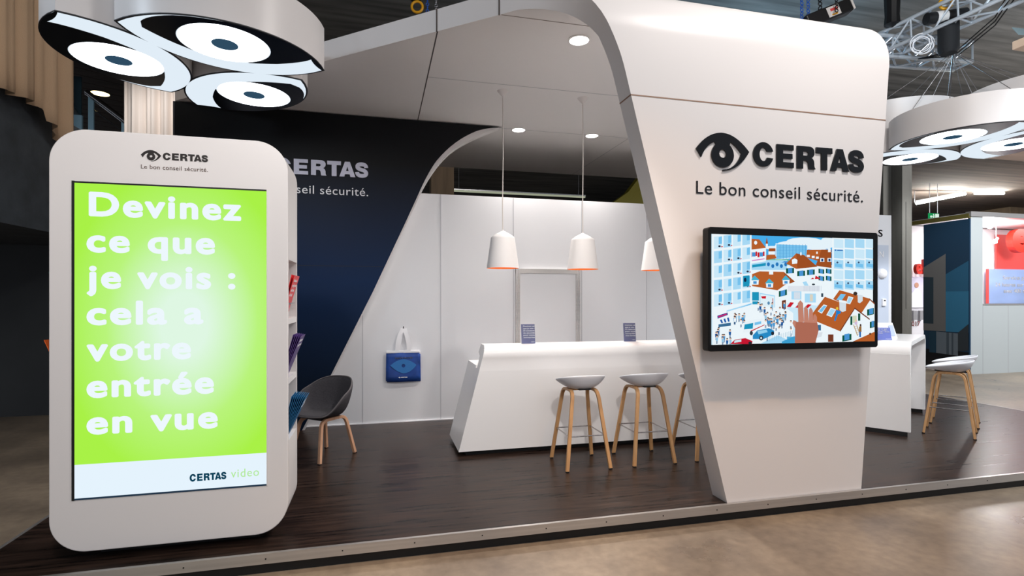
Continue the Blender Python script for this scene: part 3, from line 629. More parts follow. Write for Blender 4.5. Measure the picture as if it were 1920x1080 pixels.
o = MB().add([(-.13, 0, 0), (.11, 0, 0), (.09, .07, .19), (-.10, .07, .19), (-.13, .14, 0), (.11, .14, 0)], [(0, 1, 2, 3), (5, 4, 3, 2)], WHITEINK).build('card', solid=.004); o.parent = ez
o = MB().add([(.02, .006, .03), (.09, .006, .03), (.082, .054, .16), (.03, .054, .16)], [(0, 1, 2, 3)], mat('pale_violet_print', (170, 186, 226), .5)).build('print', solid=.002); o.location = (0, -.006, 0); o.parent = ez

# ------------------------------------------------------------------ stools and armchair
def shell(rim, zb, p, cz, nth=40, nt=10, m=SHELL):
    vs = [(0, 0, zb)]; fs = []
    for k in range(1, nt+1):
        t = k/nt
        for j in range(nth):
            th = 2*math.pi*j/nth; rx, ry, h, pw = rim(th); g = t**.72
            vs.append((rx*math.sin(th)*g, -ry*math.cos(th)*g+cz*(1-g), zb+(h-zb)*t**pw))
    for j in range(nth): fs.append((0, 1+j, 1+(j+1) % nth))
    for k in range(nt-1):
        for j in range(nth): a = 1+k*nth; fs.append((a+j, a+nth+j, a+nth+(j+1) % nth, a+(j+1) % nth))
    return MB().add(vs, fs, m)
def stool_proto(label, group):
    t = empty('bar_stool', (0, 0, 0), label, 'stool', group)
    def rim(th):
        b = (1-math.cos(th))/2                      # 0 at the front lip, 1 at the back
        sdw = abs(math.sin(th))
        u = b**.85
        return .236+.008*u, (.235 if b < .5 else .225), .775+.112*u, 1.2+1.7*u
    o = shell(rim, .742, 2, .02).build('seat', smooth=60, solid=.016, sub=1); o.parent = t
    o = MB().box(-.13, .13, -.016, .016, .716, .735, OAK).box(-.06, .06, -.14, .14, .735, .748, BLACK).build('seat_frame'); o.parent = t
    fx, fy, kx, ky = .215, .232, .125, .135
    for sx in (-1, 1):
        for sy in (-1, 1):
            foot = Vector((sx*fx, sy*fy, .008)); kz = .725; top = Vector((sx*kx, sy*ky, kz))
            dirv = (foot-top).normalized(); pth = [tuple(foot), tuple(top-(-dirv)*.09)] if 0 else [tuple(foot), tuple(foot+(top-foot)*.5), tuple(top+dirv*.085)]
            a = top+dirv*.085; c = Vector((sx*.118, 0, kz)); b = Vector((sx*.12, sy*(ky-.075), kz))
            for u in (.25, .5, .75, 1): pth.append(tuple((1-u)**2*a+2*u*(1-u)*top+u*u*b))
            pth.append(tuple(c))
            sdv = Vector((1, 0, 0))
            o = MB().strap(pth, sdv, .034, .024, OAK).build('leg', bevel=.003, smooth=40); o.parent = t
            o2 = MB().box(foot.x-.013, foot.x+.013, foot.y-.016, foot.y+.016, 0, .012, BLACK).build('foot_cap'); o2.parent = o
    zf_ = .315; k = (.725-zf_)/.717; ex = kx+(fx-kx)*k; ey = ky+(fy-ky)*k
    r = MB()
    for a, b in (((-ex, -ey), (ex, -ey)), ((ex, -ey), (ex, ey)), ((ex, ey), (-ex, ey)), ((-ex, ey), (-ex, -ey))): r.tube([(*a, zf_), (*b, zf_)], .006, STEEL, 8)
    o = r.build('footrest', smooth=50); o.parent = t
    return t
st = stool_proto('white shell bar stool at the long counter, leftmost of its row', 'bar stools at the long counter')
st.location = (1.90, 4.89, S); st.rotation_euler.z = math.radians(180)
for x, y, rz, lb, g in ((2.572, 4.885, 180, 'white shell bar stool second from the left at the long counter', 'bar stools at the long counter'),
        (3.24, 4.885, 180, 'white shell bar stool at the long counter, half hidden by the leaning pillar', 'bar stools at the long counter'),
        (6.60, 4.93, -146, 'white shell bar stool at the short counter, the nearer of the right-hand pair', 'bar stools at the short counter'),
        (7.20, 5.316, -146, 'white shell bar stool at the short counter, behind the nearer stool', 'bar stools at the short counter')):
    c = copy_tree(st); c.location = (x, y, S); c.rotation_euler.z = math.radians(rz); c['label'] = lb; c['group'] = g

ac = empty('armchair', (-.545, 5.76, S), 'grey felt tub armchair on pale wooden legs beside the kiosk', 'armchair', None, math.radians(-42))
def rim_c(th):
    b = (1-math.cos(th))/2; u = min(1, max(0, (b-.12)/.42)); u = u*u*(3-2*u); v = min(1, max(0, (b-.45)/.55)); v = v*v*(3-2*v)
    return .275+.03*math.sin(th)**2, (.27 if b < .5 else .275), .452+.20*u+.13*v, 1.5+2.6*u
o = shell(rim_c, .425, 2, .0, 48, 12, FELT).build('seat_shell', smooth=70, solid=.028, sub=1); o.parent = ac
rp2 = [(*(lambda r: (r[0]*math.sin(t)*.985, -r[1]*math.cos(t)*.985, r[2]-.004))(rim_c(t)),) for t in [2*math.pi*i/64 for i in range(65)]]
o = MB().tube(rp2, .008, mat('grey_piping', (96, 92, 94), .9), 6).build('piping', smooth=60); o.parent = ac
o = MB().prism([(p[0]*.20, -p[1]*.19-.01) for p in arc(0, 0, 1, 0, 345, 23)], 'z', .436, .45, mat('seat_pad', (66, 64, 68), .95)).build('seat_pad', bevel=.005, smooth=40); o.parent = ac
o = MB().box(-.10, .10, -.12, .12, .388, .42, BLACK).build('seat_mount'); o.parent = ac
for sx in (-1, 1):
    for sy in (-1, 1):
        foot = Vector((sx*.205, sy*.232, .006)); top = Vector((sx*.145, sy*.155, .395)); dv = (foot-top).normalized()
        a = top+dv*.07; b = Vector((sx*.143, sy*.09, .397)); pth = [tuple(foot), tuple(a)]
        for u in (.25, .5, .75, 1): pth.append(tuple((1-u)**2*a+2*u*(1-u)*top+u*u*b))
        pth.append((sx*.14, 0, .397))
        o = MB().strap(pth, (1, 0, 0), .032, .03, OAKP).build('leg', bevel=.003, smooth=40); o.parent = ac
        o2 = MB().box(foot.x-.015, foot.x+.015, foot.y-.015, foot.y+.015, 0, .01, BLACK).build('foot_cap'); o2.parent = o

# ------------------------------------------------------------------ pendant lamps over the long counter
def pendant(x, y, label):
    t = empty('pendant_lamp', (x, y, zs), label, 'pendant lamp', 'pendant lamps over the long counter')
    zb = S+1.935
    def P(mb, name, **k): return child(mb.build(name, **k), t)
    P(MB().lathe([(.0005, 0), (.062, 0), (.055, -.012), (.025, -.045), (.009, -.06), (.006, -.075), (.0005, -.075)], (x, y, zs), SHADE), 'ceiling_rose', smooth=50)
    P(MB().tube([(x, y, zs-.07), (x+.004, y, zs-.7), (x-.002, y, zs-1.2), (x, y, zb+.40)], .0055, CORD, 8), 'cord', smooth=60)
    P(MB().lathe([(.007, .425), (.012, .41), (.05, .39), (.085, .372), (.10, .36), (.10, .352), (.0005, .352)], (x, y, zb), SHADE, 40), 'cap', smooth=40)
    P(MB().lathe([(.104, .357), (.128, .34), (.132, .325), (.178, .0)], (x, y, zb), SHADE, 48), 'lamp_shade', smooth=40, recalc=False)
    P(MB().lathe([(.10, .345), (.126, .325), (.1745, .0), (.178, .0)], (x, y, zb), ORANGE, 48), 'shade_lining', smooth=40, recalc=False)
    P(MB().sphere((x, y, zb+.2), .04, emis((255, 236, 200), 12), 16), 'bulb', smooth=60)
    return t
pendant(1.328, 5.745, 'white cone pendant lamp with orange lining, leftmost of three')
pendant(2.262, 5.735, 'white cone pendant lamp with orange lining, middle of three, above the second stool')
pendant(3.19, 5.735, 'white cone pendant lamp with orange lining, partly behind the leaning pillar')

# ------------------------------------------------------------------ eye lamps
C_, SG = .74, .455; RR = (C_*C_+SG*SG)/(2*SG)
def la(x): return math.sqrt(max(0, RR*RR-x*x))-(RR-SG)
def lens_pts(sc_=1, n=28):
    up = [(-C_+2*C_*i/n, la(-C_+2*C_*i/n)) for i in range(n+1)]
    return [(p[0]*sc_, p[1]*sc_) for p in up]+[(-p[0]*sc_, -p[1]*sc_) for p in up[1:-1]]
def eye_lamp(cx, cy, ang, zb, zt, label, group, hub):
    t = empty('eye_pendant', (cx, cy, zb), label, 'pendant light', group, ang)
    def P(mb, name, **k): o = mb.build(name, **k); o.parent = t; return o
    h = zt-zb
    P(MB().prism(lens_pts(1), 'z', .006, h, WHITE), 'drum', smooth=40)
    P(MB().prism(lens_pts(1.004), 'z', .0, .0065, mat('lamp_rim', (58, 60, 64), .5)), 'rim')
    P(MB().prism(lens_pts(.974), 'z', -.001, .006, emis((224, 236, 246), 1)), 'diffuser')
    edge = [(-.085+(.735+.085)*i/16, -la(-.085+(.735+.085)*i/16)*.98) for i in range(17)]
    c = (-.04, -.062); r = .328
    blk = [(-.577, -.016), (-.585, -.11)]+bez([(-.585, -.11), (-.55, -.23), (-.40, -.335), (-.26, -.415), (-.085, -.44)], 6)+edge+[(.725, .004)]
    blk += bez([(.725, .004), (.63, -.07), (.586, -.169)], 6)+bez([(.586, -.169), (.54, -.06), (.372, .083), (.27, .15), (.17, .2)], 6)
    a0 = math.degrees(math.atan2(.2-c[1], .17-c[0])); a1 = math.degrees(math.atan2(.2-c[1], -.24-c[0]))-360
    blk += arc(c[0], c[1], r, a0, a1, 40)+bez([(-.25, .19), (-.42, .125), (-.577, -.016)], 6)[1:-1]
    blk = [(p[0], p[1]) for p in blk]
    me = curve_mesh([blk], .0015); o = place('eye_print', me, mat('lamp_black', (6, 9, 14), .35), t, (0, 0, -.002), (Vector((1, 0, 0)), Vector((0, 1, 0))))
    P(MB().prism(arc(c[0], c[1], r-.008, 0, 352, 44), 'z', -.003, 0, emis((240, 248, 255), 5)), 'iris')
    P(MB().prism(arc(c[0], c[1]+.003, .095, 0, 345, 23), 'z', -.006, -.003, emis((52, 84, 108), .8)), 'pupil')
    wr = MB(); inv = Matrix.LocRotScale(Vector((cx, cy, zb)), Matrix.Rotation(ang, 3, 'Z').to_quaternion(), None).inverted(); hb = inv @ Vector(hub)
    for a, b in ((-.55, 0), (.55, 0), (0, -.33), (0, .33)): wr.tube([(a, b, h), tuple(hb)], .004, STEEL, 6)
    P(wr, 'suspension_wire')
    return t
def cluster(cx, cy, rot, hub, labels, group, tops):
    for k in range(3):
        a = rot-math.radians(120)*k; ox, oy = .335, -.468
        eye_lamp(cx+ox*math.cos(a)-oy*math.sin(a), cy+ox*math.sin(a)+oy*math.cos(a), a+math.radians(20.8), 3.73, tops[k], labels[k], group, hub)
cluster(-1.488, 5.168, 0, (-1.4, 5.15, 5.6), ['big eye shaped lamp above the kiosk, nearest and to the right', 'eye shaped lamp above the kiosk, leftmost, in front of the beige curtain', 'eye shaped lamp above the kiosk, furthest back, before the navy wall'], 'eye lamps above the kiosk', (4.10, 4.10, 4.095))
cluster(7.42, 5.45, math.radians(-88.3), (7.35, 5.45, 4.97), ['eye shaped lamp at upper right with a broad white side, nearest of its three', 'eye shaped lamp at upper right, low behind the pillar edge', 'eye shaped lamp at upper right, cut by the picture edge'], 'eye lamps above the short counter', (4.10, 4.45, 4.40))

# ------------------------------------------------------------------ tote bags on the rear wall
def tote(x, y, z, dx, rz, label, front):
    t = empty('tote_bag', (x, y, z), label, 'bag', 'tote bags hung on the rear wall')
    bl = mat('tote_blue', (14, 62, 140), .6, var=.35, vscale=(5, 5, 7))
    b = MB(); w_, h_ = .43, .36; nx, nz = 10, 6; vs = []
    for sgn in (-1, 1):
        for i in range(nz+1):
            for j in range(nx+1):
                u, v = j/nx, i/nz; bul = .022*math.sin(math.pi*u)**.6*(1-.75*v)+.004*math.sin(7*u+5*v)
                vs.append(((u-.5)*w_*(1-.02*v), sgn*bul, v*h_))
    fs_ = []; off = (nx+1)*(nz+1)
    for g_ in (0, off):
        for i in range(nz):
            for j in range(nx): a = g_+i*(nx+1)+j; fs_.append((a, a+1, a+nx+2, a+nx+1))
    o = MB().add(vs, fs_, bl).build('bag_body', smooth=60, solid=.003); o.parent = t
    o = MB().box(-w_/2+.005, w_/2-.005, -.010, .010, h_-.004, h_+.028, WHITEINK).build('hem', bevel=.004); o.parent = t
    hook = (-dx, .02, h_+.31)
    for sx in (-1, 1):
        P_ = [Vector((sx*.075, -.006, h_+.01)), Vector((sx*.068, -.01, h_+.12)), Vector((sx*.045, -.008, h_+.22)), Vector((hook[0]+sx*.012, 0, hook[2])), ]
        o = MB().strap(P_, (1, 0, 0), .05, .006, WHITEINK).build('handle', smooth=50); o.parent = t
    if front:
        k = MB()
        o = place('eye_print', curve_mesh([bez([(0, 0), (.2, .2), (.47, .23), (.74, .23), (1, 0), (.8, -.3), (.5, -.32), (.25, -.26), (0, 0)], 10), arc(.5, -.02, .07, 0, 345, 23)], .01), mat('print_pale_blue', (44, 116, 186), .6), t, (-.16, -.021, .20), FRONT, .33, .33, .08); 
        text('bag_text', 'Expert sécurité', WHITEINK, t, (-.10, -.018, .285), .22, .02, bold=.02, depth=.001)
        place('eye_logo', curve_mesh(eye(), .01), WHITEINK, t, (-.06, -.026, .044), FRONT, .03, .03, .05)
        place('lettering', curve_mesh(letters(), .01), WHITEINK, t, (-.026, -.026, .038), FRONT, .08/LET_W, .014, .05)
    return t
tote(.308, 7.04, S+.545, -.01, 0, 'blue tote bag with printed eye hanging on the white wall, front one', True)
tote(.322, 7.082, S+.525, .005, 0, 'plain navy edge of a second tote bag hanging behind the printed one', False)
hk = empty('wall_hook', (.315, 7.10, S+1.23), 'small dark hook on the white wall above the tote bags', 'hook')
child(MB().tube([(.315, 7.1, S+1.222), (.315, 7.035, S+1.22), (.315, 7.03, S+1.245)], .005, BLACK, 8).build('prong', smooth=50), hk)

# display board and small devices on the far right of the rear wall
bd = empty('display_board', (7.4, 7.09, S+1.0), 'pale blue display board with a white letter on the rear wall at right', 'board')
child(MB().box(6.4, 8.16, 7.07, 7.094, S+.9, S+2.48, BOARDB).build('panel'), bd)
child(text('lettering', 'N', WHITEINK, None, (7.97, 7.068, S+2.28), .085, .10), bd)
child(text('wall_lettering', 'S', INK, None, (7.98, 7.095, S+2.62), .085, .115, bold=.01), struct(MB().box(7.97, 7.972, 7.098, 7.1, S+2.6, S+2.602, WALLW).build('trim_5')))
sd_ = tag(MB().lathe([(.0005, 0), (.05, 0), (.075, .02), (.085, .05), (.085, .06), (.0005, .06)], (0, 0, 0), WHITEINK, 28).build('smoke_detector', smooth=40), 'round white smoke detector on the pale blue board', 'detector')
sd_.location = (8.02, 7.075-.06, S+2.01); sd_.rotation_euler = (math.radians(-90), 0, 0)
kp = empty('wall_sensor', (8.04, 7.075, S+1.54), 'small white sensor with dark slot on the pale blue board', 'sensor')
child(MB().box(8.01, 8.085, 7.04, 7.075, S+1.48, S+1.60, WHITEINK).build('body', bevel=.006), kp); child(MB().box(8.03, 8.065, 7.037, 7.041, S+1.56, S+1.58, BLACK).build('slot'), kp)

# ------------------------------------------------------------------ left background: curtains, stair, railing
def curtain(name, p0, p1, zt, zbf, m, label, amp=.06, waves=9, n=90, parts=14):
    vs = []; p0 = Vector(p0); p1 = Vector(p1); dv = p1-p0; nv = Vector((-dv.y, dv.x, 0)).normalized()
    for i in range(n+1):
        u = i/n; q0 = p0+dv*u; ph = 6.2832*waves*u
        for j in range(parts+1):
            v = j/parts; z = zt+(zbf(u)-zt)*v
            d = amp*(math.sin(ph+.6*math.sin(ph*.37))+.45*math.sin(2.3*ph+1))*(.75+.35*v)
            pt = q0+nv*d; vs.append((pt.x, pt.y, z))
    fs_ = [(i*(parts+1)+j, (i+1)*(parts+1)+j, (i+1)*(parts+1)+j+1, i*(parts+1)+j+1) for i in range(n) for j in range(parts)]
    o = MB().add(vs, fs_, m).build(name, smooth=80, solid=.006); return tag(o, label, 'curtain')
curtain('curtain', (-3.62, 4.6, 0), (-3.62, 7.62, 0), 6.85, lambda u: 3.86-.06*math.sin(14*u)-.42*max(0, u-.6)+(-.10 if u > .82 else 0), CLOTH, 'long beige curtain hanging at far left with a ragged lower edge', .055, 8)
curtain('curtain', (-3.42, 8.5, 0), (-2.3, 8.5, 0), 5.17, lambda u: 2.4, CLOTHW, 'pale pleated curtain hanging behind the kiosk beside the navy wall', .05, 6)
sbm = MB()
for i in range(26):
    y = 6.6+i*.36; sbm.add([(-9, y-2.6, 5.2), (-2.4, y+1.4, 5.2), (-2.4, y+1.74, 5.2), (-9, y-2.26, 5.2)], [(0, 1, 2, 3)], BOARD)
cs_ = sbm.build('ceiling_stair', solid=.05); struct(cs_)
dl = empty('downlight', (-4.53, 10.4, 5.2), 'glowing yellow downlight in the boarded ceiling behind the left curtain', 'ceiling light')
o = MB().lathe([(.0005, 0), (.13, 0), (.14, .02), (.0005, .02)], (0, 0, 0), emis((255, 226, 150), 5)).build('lens', smooth=40); o.parent = dl; o.location = (0, 0, -.03)
o = MB().lathe([(.13, 0), (.16, 0), (.16, .02), (.13, .02)], (0, 0, 0), BLACK).build('trim_ring', smooth=40); o.parent = dl; o.location = (0, 0, -.03)
rl = empty('stair_railing', (-4.0, 9.1, 4.15), 'steel stair railing with glass panels under the boarded ceiling', 'railing')
def RL(mb, name, **k): return child(mb.build(name, **k), rl)
RL(MB().tube([(-4.18, 9.2, 4.78), (-3.72, 9.12, 4.42), (-3.2, 9.05, 4.0)], .04, STEEL, 12), 'handrail', smooth=50)
for x, y, z in ((-4.12, 9.2, 4.73), (-3.66, 9.12, 4.38)): RL(MB().box(x-.035, x+.035, y-.015, y+.015, 3.6, z, mat('rail_steel_blue', (150, 190, 210), .4, .6)), 'post')
RL(MB().tube([(-4.12, 9.2, 4.55), (-3.2, 9.05, 3.85)], .008, STEEL, 6), 'wire'); RL(MB().box(-4.1, -3.2, 9.17, 9.19, 3.6, 4.2, mat('rail_panel', (96, 92, 94), .5)), 'panel')
gl = empty('glass_partition', (-4.6, 9.0, 3.9), 'dark framed glass partition beside the stair railing at left', 'partition')
def GL(mb, name, **k): return child(mb.build(name, **k), gl)
GL(MB().box(-6.2, -4.25, 9.2, 9.22, 3.9, 5.0, mat('dark_glass', (40, 58, 68), .1)), 'pane')
GL(MB().tube([(-6.2, 9.18, 5.35), (-5.0, 9.18, 5.15), (-4.55, 9.18, 4.85), (-4.28, 9.18, 4.4)], .03, mat('frame_steel', (70, 84, 92), .4, .6), 8), 'frame', smooth=50)
GL(MB().tube([(-6.2, 9.16, 4.75), (-4.7, 9.16, 4.7)], .05, BLACK, 10), 'rail', smooth=50)
GL(MB().box(-4.33, -4.22, 9.15, 9.19, 3.7, 4.42, mat('rail_steel_blue', (150, 190, 210), .4, .6)), 'post')

# ------------------------------------------------------------------ trusses, hoists and rigging
def truss(name, c0, c1, size, nb, label, r=.025):
    c0 = Vector(c0); c1 = Vector(c1); dv = (c1-c0).normalized(); sd = dv.cross(Vector((0, 0, 1))).normalized(); up = sd.cross(dv).normalized()
    t = empty(name, c0, label, 'truss'); cor = [(1, 1), (1, -1), (-1, -1), (-1, 1)]
    def pt(k, u): return c0+(c1-c0)*u+sd*cor[k][0]*size/2+up*cor[k][1]*size/2
    for k in range(4): child(MB().tube([pt(k, 0), pt(k, 1)], r, CHROME, 10).build('chord', smooth=50), t)
    b = MB()
    for k in range(4):
        k2 = (k+1) % 4
        for i in range(nb):
            a, c = (k, k2) if i % 2 == 0 else (k2, k); b.tube([pt(a, i/nb), pt(c, (i+1)/nb)], r*.5, CHROME, 6)
        for i in range(0, nb+1, 2): b.tube([pt(k, i/nb), pt(k2, i/nb)], r*.5, CHROME, 6)
    child(b.build('bracing', smooth=50), t)
    return t
truss('lighting_truss', (7.05, 6.3, 5.36), (7.5, 3.6, 5.48), .29, 10, 'square aluminium truss running diagonally overhead at upper right')
truss('lighting_truss', (5.2, 6.45, 5.32), (8.35, 6.05, 5.30), .29, 10, 'square aluminium truss half hidden by the top of the pillar at right', .028)
truss('lighting_truss', (-3.0, 7.9, 6.2), (2.8, 7.2, 6.2), .29, 16, 'dim aluminium truss high above the left end of the arch')
def torus(mb, c, R_, r, m, ax=(1, 0, 0)):
    N = Vector(ax).normalized(); a = N.cross(Vector((0, 0, 1))).normalized(); b = N.cross(a); c = Vector(c)
    mb.tube([c+R_*(math.cos(6.2832*i/20)*a+math.sin(6.2832*i/20)*b) for i in range(21)], r, m, 8); return mb
def chain(mb, p0, p1, m, lw=.028):
    p0 = Vector(p0); p1 = Vector(p1); n_ = max(2, int((p1-p0).length/(lw*1.5)))
    for i in range(n_):
        c = p0+(p1-p0)*(i+.5)/n_; torus(mb, c, lw*.62, lw*.2, m, (1, .2, 0) if i % 2 else (.2, 1, 0))
    return mb
h1 = empty('chain_hoist', (7.25, 5.42, 5.35), 'black chain hoist with yellow ring hanging from the truss at upper right', 'hoist')
def H1(mb, name, **k): return child(mb.build(name, **k), h1)
dirx = Vector((.94, -.33, .1)).normalized(); c0 = Vector((7.16, 5.4, 5.40))
H1(MB().tube([c0-dirx*.24, c0+dirx*.24], .075, BLACKC, 16), 'motor', smooth=40)
H1(MB().tube([c0-dirx*.13, c0+dirx*.0], .077, mat('hoist_label', (225, 222, 220), .5), 16), 'label_plate', smooth=40)
H1(torus(MB(), c0+Vector((0, 0, .17)), .07, .018, YELR, (.5, .9, 0)), 'ring', smooth=60)
H1(MB().tube([c0+Vector((0, 0, .24)), c0+Vector((0, 0, .6))], .02, BLACKC, 8), 'hook')
H1(MB().lathe([(.0005, -.42), (.09, -.42), (.115, -.36), (.115, -.02), (.0005, -.02)], tuple(c0+Vector((.02, -.02, -.07))), mat('chain_bag_cloth', (20, 22, 26), .8), 16), 'chain_bag', smooth=40)
H1(chain(MB(), c0+Vector((.13, -.06, -.08)), c0+Vector((.13, -.06, -.42)), STEEL, .022), 'chain', smooth=60)
h2 = empty('chain_hoist', (5.66, 5.80, 5.44), 'black chain hoist with red and white label behind the top of the pillar', 'hoist')
def H2(mb, name, **k): return child(mb.build(name, **k), h2)
dx2 = Vector((.9, -.2, .38)).normalized(); c2 = Vector((5.68, 5.8, 5.43)); up2 = Vector((-.36, .1, .92)).normalized(); sd2 = dx2.cross(up2)
def obox(c, L_, H_, D_, m): return MB().add([c+dx2*a*L_/2+up2*b*H_/2+sd2*e*D_/2 for e in (-1, 1) for b in (-1, 1) for a in (-1, 1)], [(0, 2, 3, 1), (4, 5, 7, 6), (0, 1, 5, 4), (2, 6, 7, 3), (0, 4, 6, 2), (1, 3, 7, 5)], m)
H2(obox(c2, .62, .17, .16, BLACKC), 'motor', bevel=.015); H2(obox(c2+dx2*.05, .17, .13, .164, mat('hoist_label', (225, 222, 220), .5)), 'label_plate'); H2(obox(c2+dx2*.06+up2*.02, .10, .035, .168, REDP), 'label_print')
H2(obox(c2+dx2*.05-up2*.045, .08, .018, .168, YELR), 'label_strip'); H2(obox(c2+dx2*.33, .03, .15, .15, mat('hoist_label', (225, 222, 220), .5)), 'end_cap', bevel=.01)
H2(chain(MB(), (5.56, 5.78, 5.42), (5.56, 5.78, 6.88), BLACKC, .036), 'chain', smooth=60); H2(chain(MB(), (5.70, 5.66, 5.40), (5.70, 5.66, 6.88), BLACKC, .03), 'chain', smooth=60)
sl = empty('blue_sling', (5.4, 5.87, 5.3), 'pair of blue chains hanging beside the labelled hoist', 'chain')
for x in (5.36, 5.46): child(chain(MB(), (x, 5.87, 5.2), (x, 5.87, 6.88), BLUEC, .03).build('chain', smooth=60), sl)
s2_ = empty('blue_sling', (6.95, 6.15, 4.9), 'blue sling with red shackle hanging under the truss at upper right', 'sling')
child(chain(MB(), (6.93, 6.15, 4.35), (6.93, 6.15, 4.95), BLUEC, .026).build('strand', smooth=60), s2_); child(chain(MB(), (7.0, 6.15, 4.35), (7.0, 6.15, 4.95), BLUEC, .026).build('strand', smooth=60), s2_)
child(torus(MB(), (6.965, 6.15, 5.0), .06, .012, REDP, (.3, .9, 0)).build('shackle', smooth=60), s2_)
h3 = empty('lifting_hook', (.5, 7.55, 5.8), 'black lifting hook with yellow ring above the sloping edge of the arch', 'hook')
child(MB().tube([(.5, 7.5, 5.85), (.5, 7.5, 6.3)], .07, BLACKC, 12, .10).build('block', smooth=40), h3); child(torus(MB(), (.52, 7.5, 5.76), .075, .018, YELR, (.2, .98, 0)).build('ring', smooth=60), h3)
child(chain(MB(), (.66, 7.5, 5.7), (.66, 7.5, 6.88), BLUEC, .03).build('chain', smooth=60), h3); child(chain(MB(), (.78, 7.5, 5.7), (.78, 7.5, 6.88), STEEL, .03).build('chain', smooth=60), h3)
bk = empty('black_drape', (7.0, 5.95, 5.5), 'black cloth bundle tied around the truss at upper right', 'cloth')
child(MB().lathe([(.0005, -.1), (.10, -.06), (.09, .05), (.10, .3), (.13, .8), (.02, 1.25), (.0005, 1.25)], (6.93, 5.95, 5.6), BLACKC, 10).build('cloth', smooth=30), bk)
wcab = empty('cable_coil', (7.05, 5.75, 5.05), 'coil of white cable tied to the truss at upper right', 'cable')
cm = MB(); rq = random.Random(3)
for i in range(5): torus(cm, (7.02+rq.uniform(-.03, .03), 5.6, 5.12+rq.uniform(-.03, .03)), .10+rq.uniform(-.03, .03), .006, WHITEINK, (rq.uniform(.2, .9), .8, rq.uniform(-.3, .3)))
child(cm.build('loops', smooth=60), wcab)
bc = empty('black_cable', (7.5, 5.2, 5.4), 'loose black cables drooping from the truss at upper right', 'cable')
for k in range(3): child(MB().tube([(7.36+.04*k, 4.75-.05*k, 5.5), (7.42, 5.0, 5.22-.05*k), (7.5, 5.5, 5.05-.04*k), (7.45, 6.0, 5.14)], .008, BLACKC, 6).build('strand', smooth=60), bc)

# ------------------------------------------------------------------ neighbouring booth and hall fittings at right
nb = empty('neighbour_booth', (13.15, 9.4, 0), 'grey walled neighbouring booth with a wide opening at far right', 'booth')
def N(mb, name, **k): return child(mb.build(name, **k), nb)
BX, BY = 13.14, 9.35
N(MB().box(BX, 19, BY, BY+.06, 0, 1.605, GREYP).box(BX, 13.5, BY, BY+.06, 1.605, 3.62, GREYP).box(14.28, 14.29, BY-.002, BY, 0, 1.6, GREYJ).box(15.6, 15.61, BY-.002, BY, 0, 1.6, GREYJ).box(13.5, 13.51, BY-.002, BY, 0, 1.6, GREYJ), 'front_wall')
N(MB().box(BX-.05, 19, BY-.04, BY+.08, 3.61, 3.72, ALU), 'top_rail'); N(MB().box(BX-.06, BX, BY, 14, 3.58, 3.68, mat('olive_rail', (112, 104, 50), .5)), 'side_rail')
N(MB().box(13.5, 19, BY-.01, BY+.07, 1.58, 1.61, ALU), 'sill')
N(MB().box(13.2, 19, 11.0, 11.1, 0, 3.62, mat('booth_white', (236, 232, 236), .5)), 'inner_wall'); N(MB().box(BX, 19, BY+.06, 13, 3.64, 3.70, mat('booth_white', (236, 232, 236), .5)), 'roof')
area('booth_light', (15.8, 10.1, 3.55), (15.8, 10.4, 0), 4, .8, 55, (1, .98, .98))
dw = MB(); X = BX-.03
def dp_(c, pts): dw.add([(X-.0012*len(dw.f), y, z) for y, z in pts], [tuple(range(len(pts)))], mat('print_%d_%d_%d' % c, c, .25))
dw.box(X, BX, BY, 10.42, .02, 3.56, mat('print_dark_blue', (34, 68, 96), .25))
dp_((60, 136, 176), [(9.37, .95), (9.37, 1.9), (9.9, 2.0), (9.9, .95)]); dp_((48, 110, 146), [(9.37, 1.9), (9.37, 2.6), (9.9, 2.3), (9.9, 1.9)])
dp_((128, 126, 124), [(9.88, .95), (9.88, 2.80), (10.42, 2.5), (10.42, .95)]); dp_((52, 70, 80), [(10.17, 1.12), (10.17, 2.25), (10.42, 2.27), (10.42, 1.12)])
dp_((58, 66, 72), [(9.37, .55), (9.37, 1.15), (9.62, .92), (9.62, .5)]); dp_((14, 18, 22), [(9.37, .02), (9.37, .5), (10.42, .5), (10.42, .02)]); dp_((120, 132, 142), [(9.6, .4), (9.6, .92), (10.1, .94), (10.1, .42)]); dp_((36, 72, 92), [(10.1, .42), (10.1, .94), (10.27, .92), (10.27, .42)])
dp_((84, 96, 106), [(9.8, .41), (9.8, .93), (9.86, .93), (9.86, .41)]); dp_((84, 96, 106), [(9.7, .41), (9.7, .93), (9.74, .93), (9.74, .41)])
N(dw, 'printed_wall', recalc=False)['label'] = 'dark blue printed wall showing a modern house'
tag(MB().box(16.27, 19, 10.93, 10.97, 2.49, 3.47, REDP).build('red_sign'), 'plain red panel inside the neighbouring booth, under the red letter', 'sign')
po = empty('poster', (17, 10.9, 1.6), 'pale blue poster with white lettering seen through the booth opening', 'poster')
child(MB().box(15.91, 19, 10.88, 10.92, 1.60, 2.53, mat('poster_sky', (146, 168, 212), .5, var=.12, vscale=(1, 1, 3))).build('sheet'), po); child(MB().box(15.88, 15.92, 10.875, 10.925, 1.60, 2.53, REDP).build('edge'), po)
for b_, x_, z_, w_ in (('Service pro', 16.42, 2.25, 1.0), ('24 heures sur 24,', 16.15, 2.06, 1.3), ('avec 400 tech', 16.45, 1.89, 1.0)): child(text('poster_text', b_, WHITEINK, None, (x_, 10.876, z_), w_, .105, bold=.02), po)
le = text('red_letter', 'e', REDL, None, (16.15, 10.55, 2.96), .62, .86, bold=.05, depth=.16); tag(le, 'big red three dimensional letter e hanging in the neighbouring booth', 'letter')
le2 = empty('red_letter', (13.6, 10.8, 2.4), 'red three dimensional letters seen between the concrete column and the dark wall', 'letters')
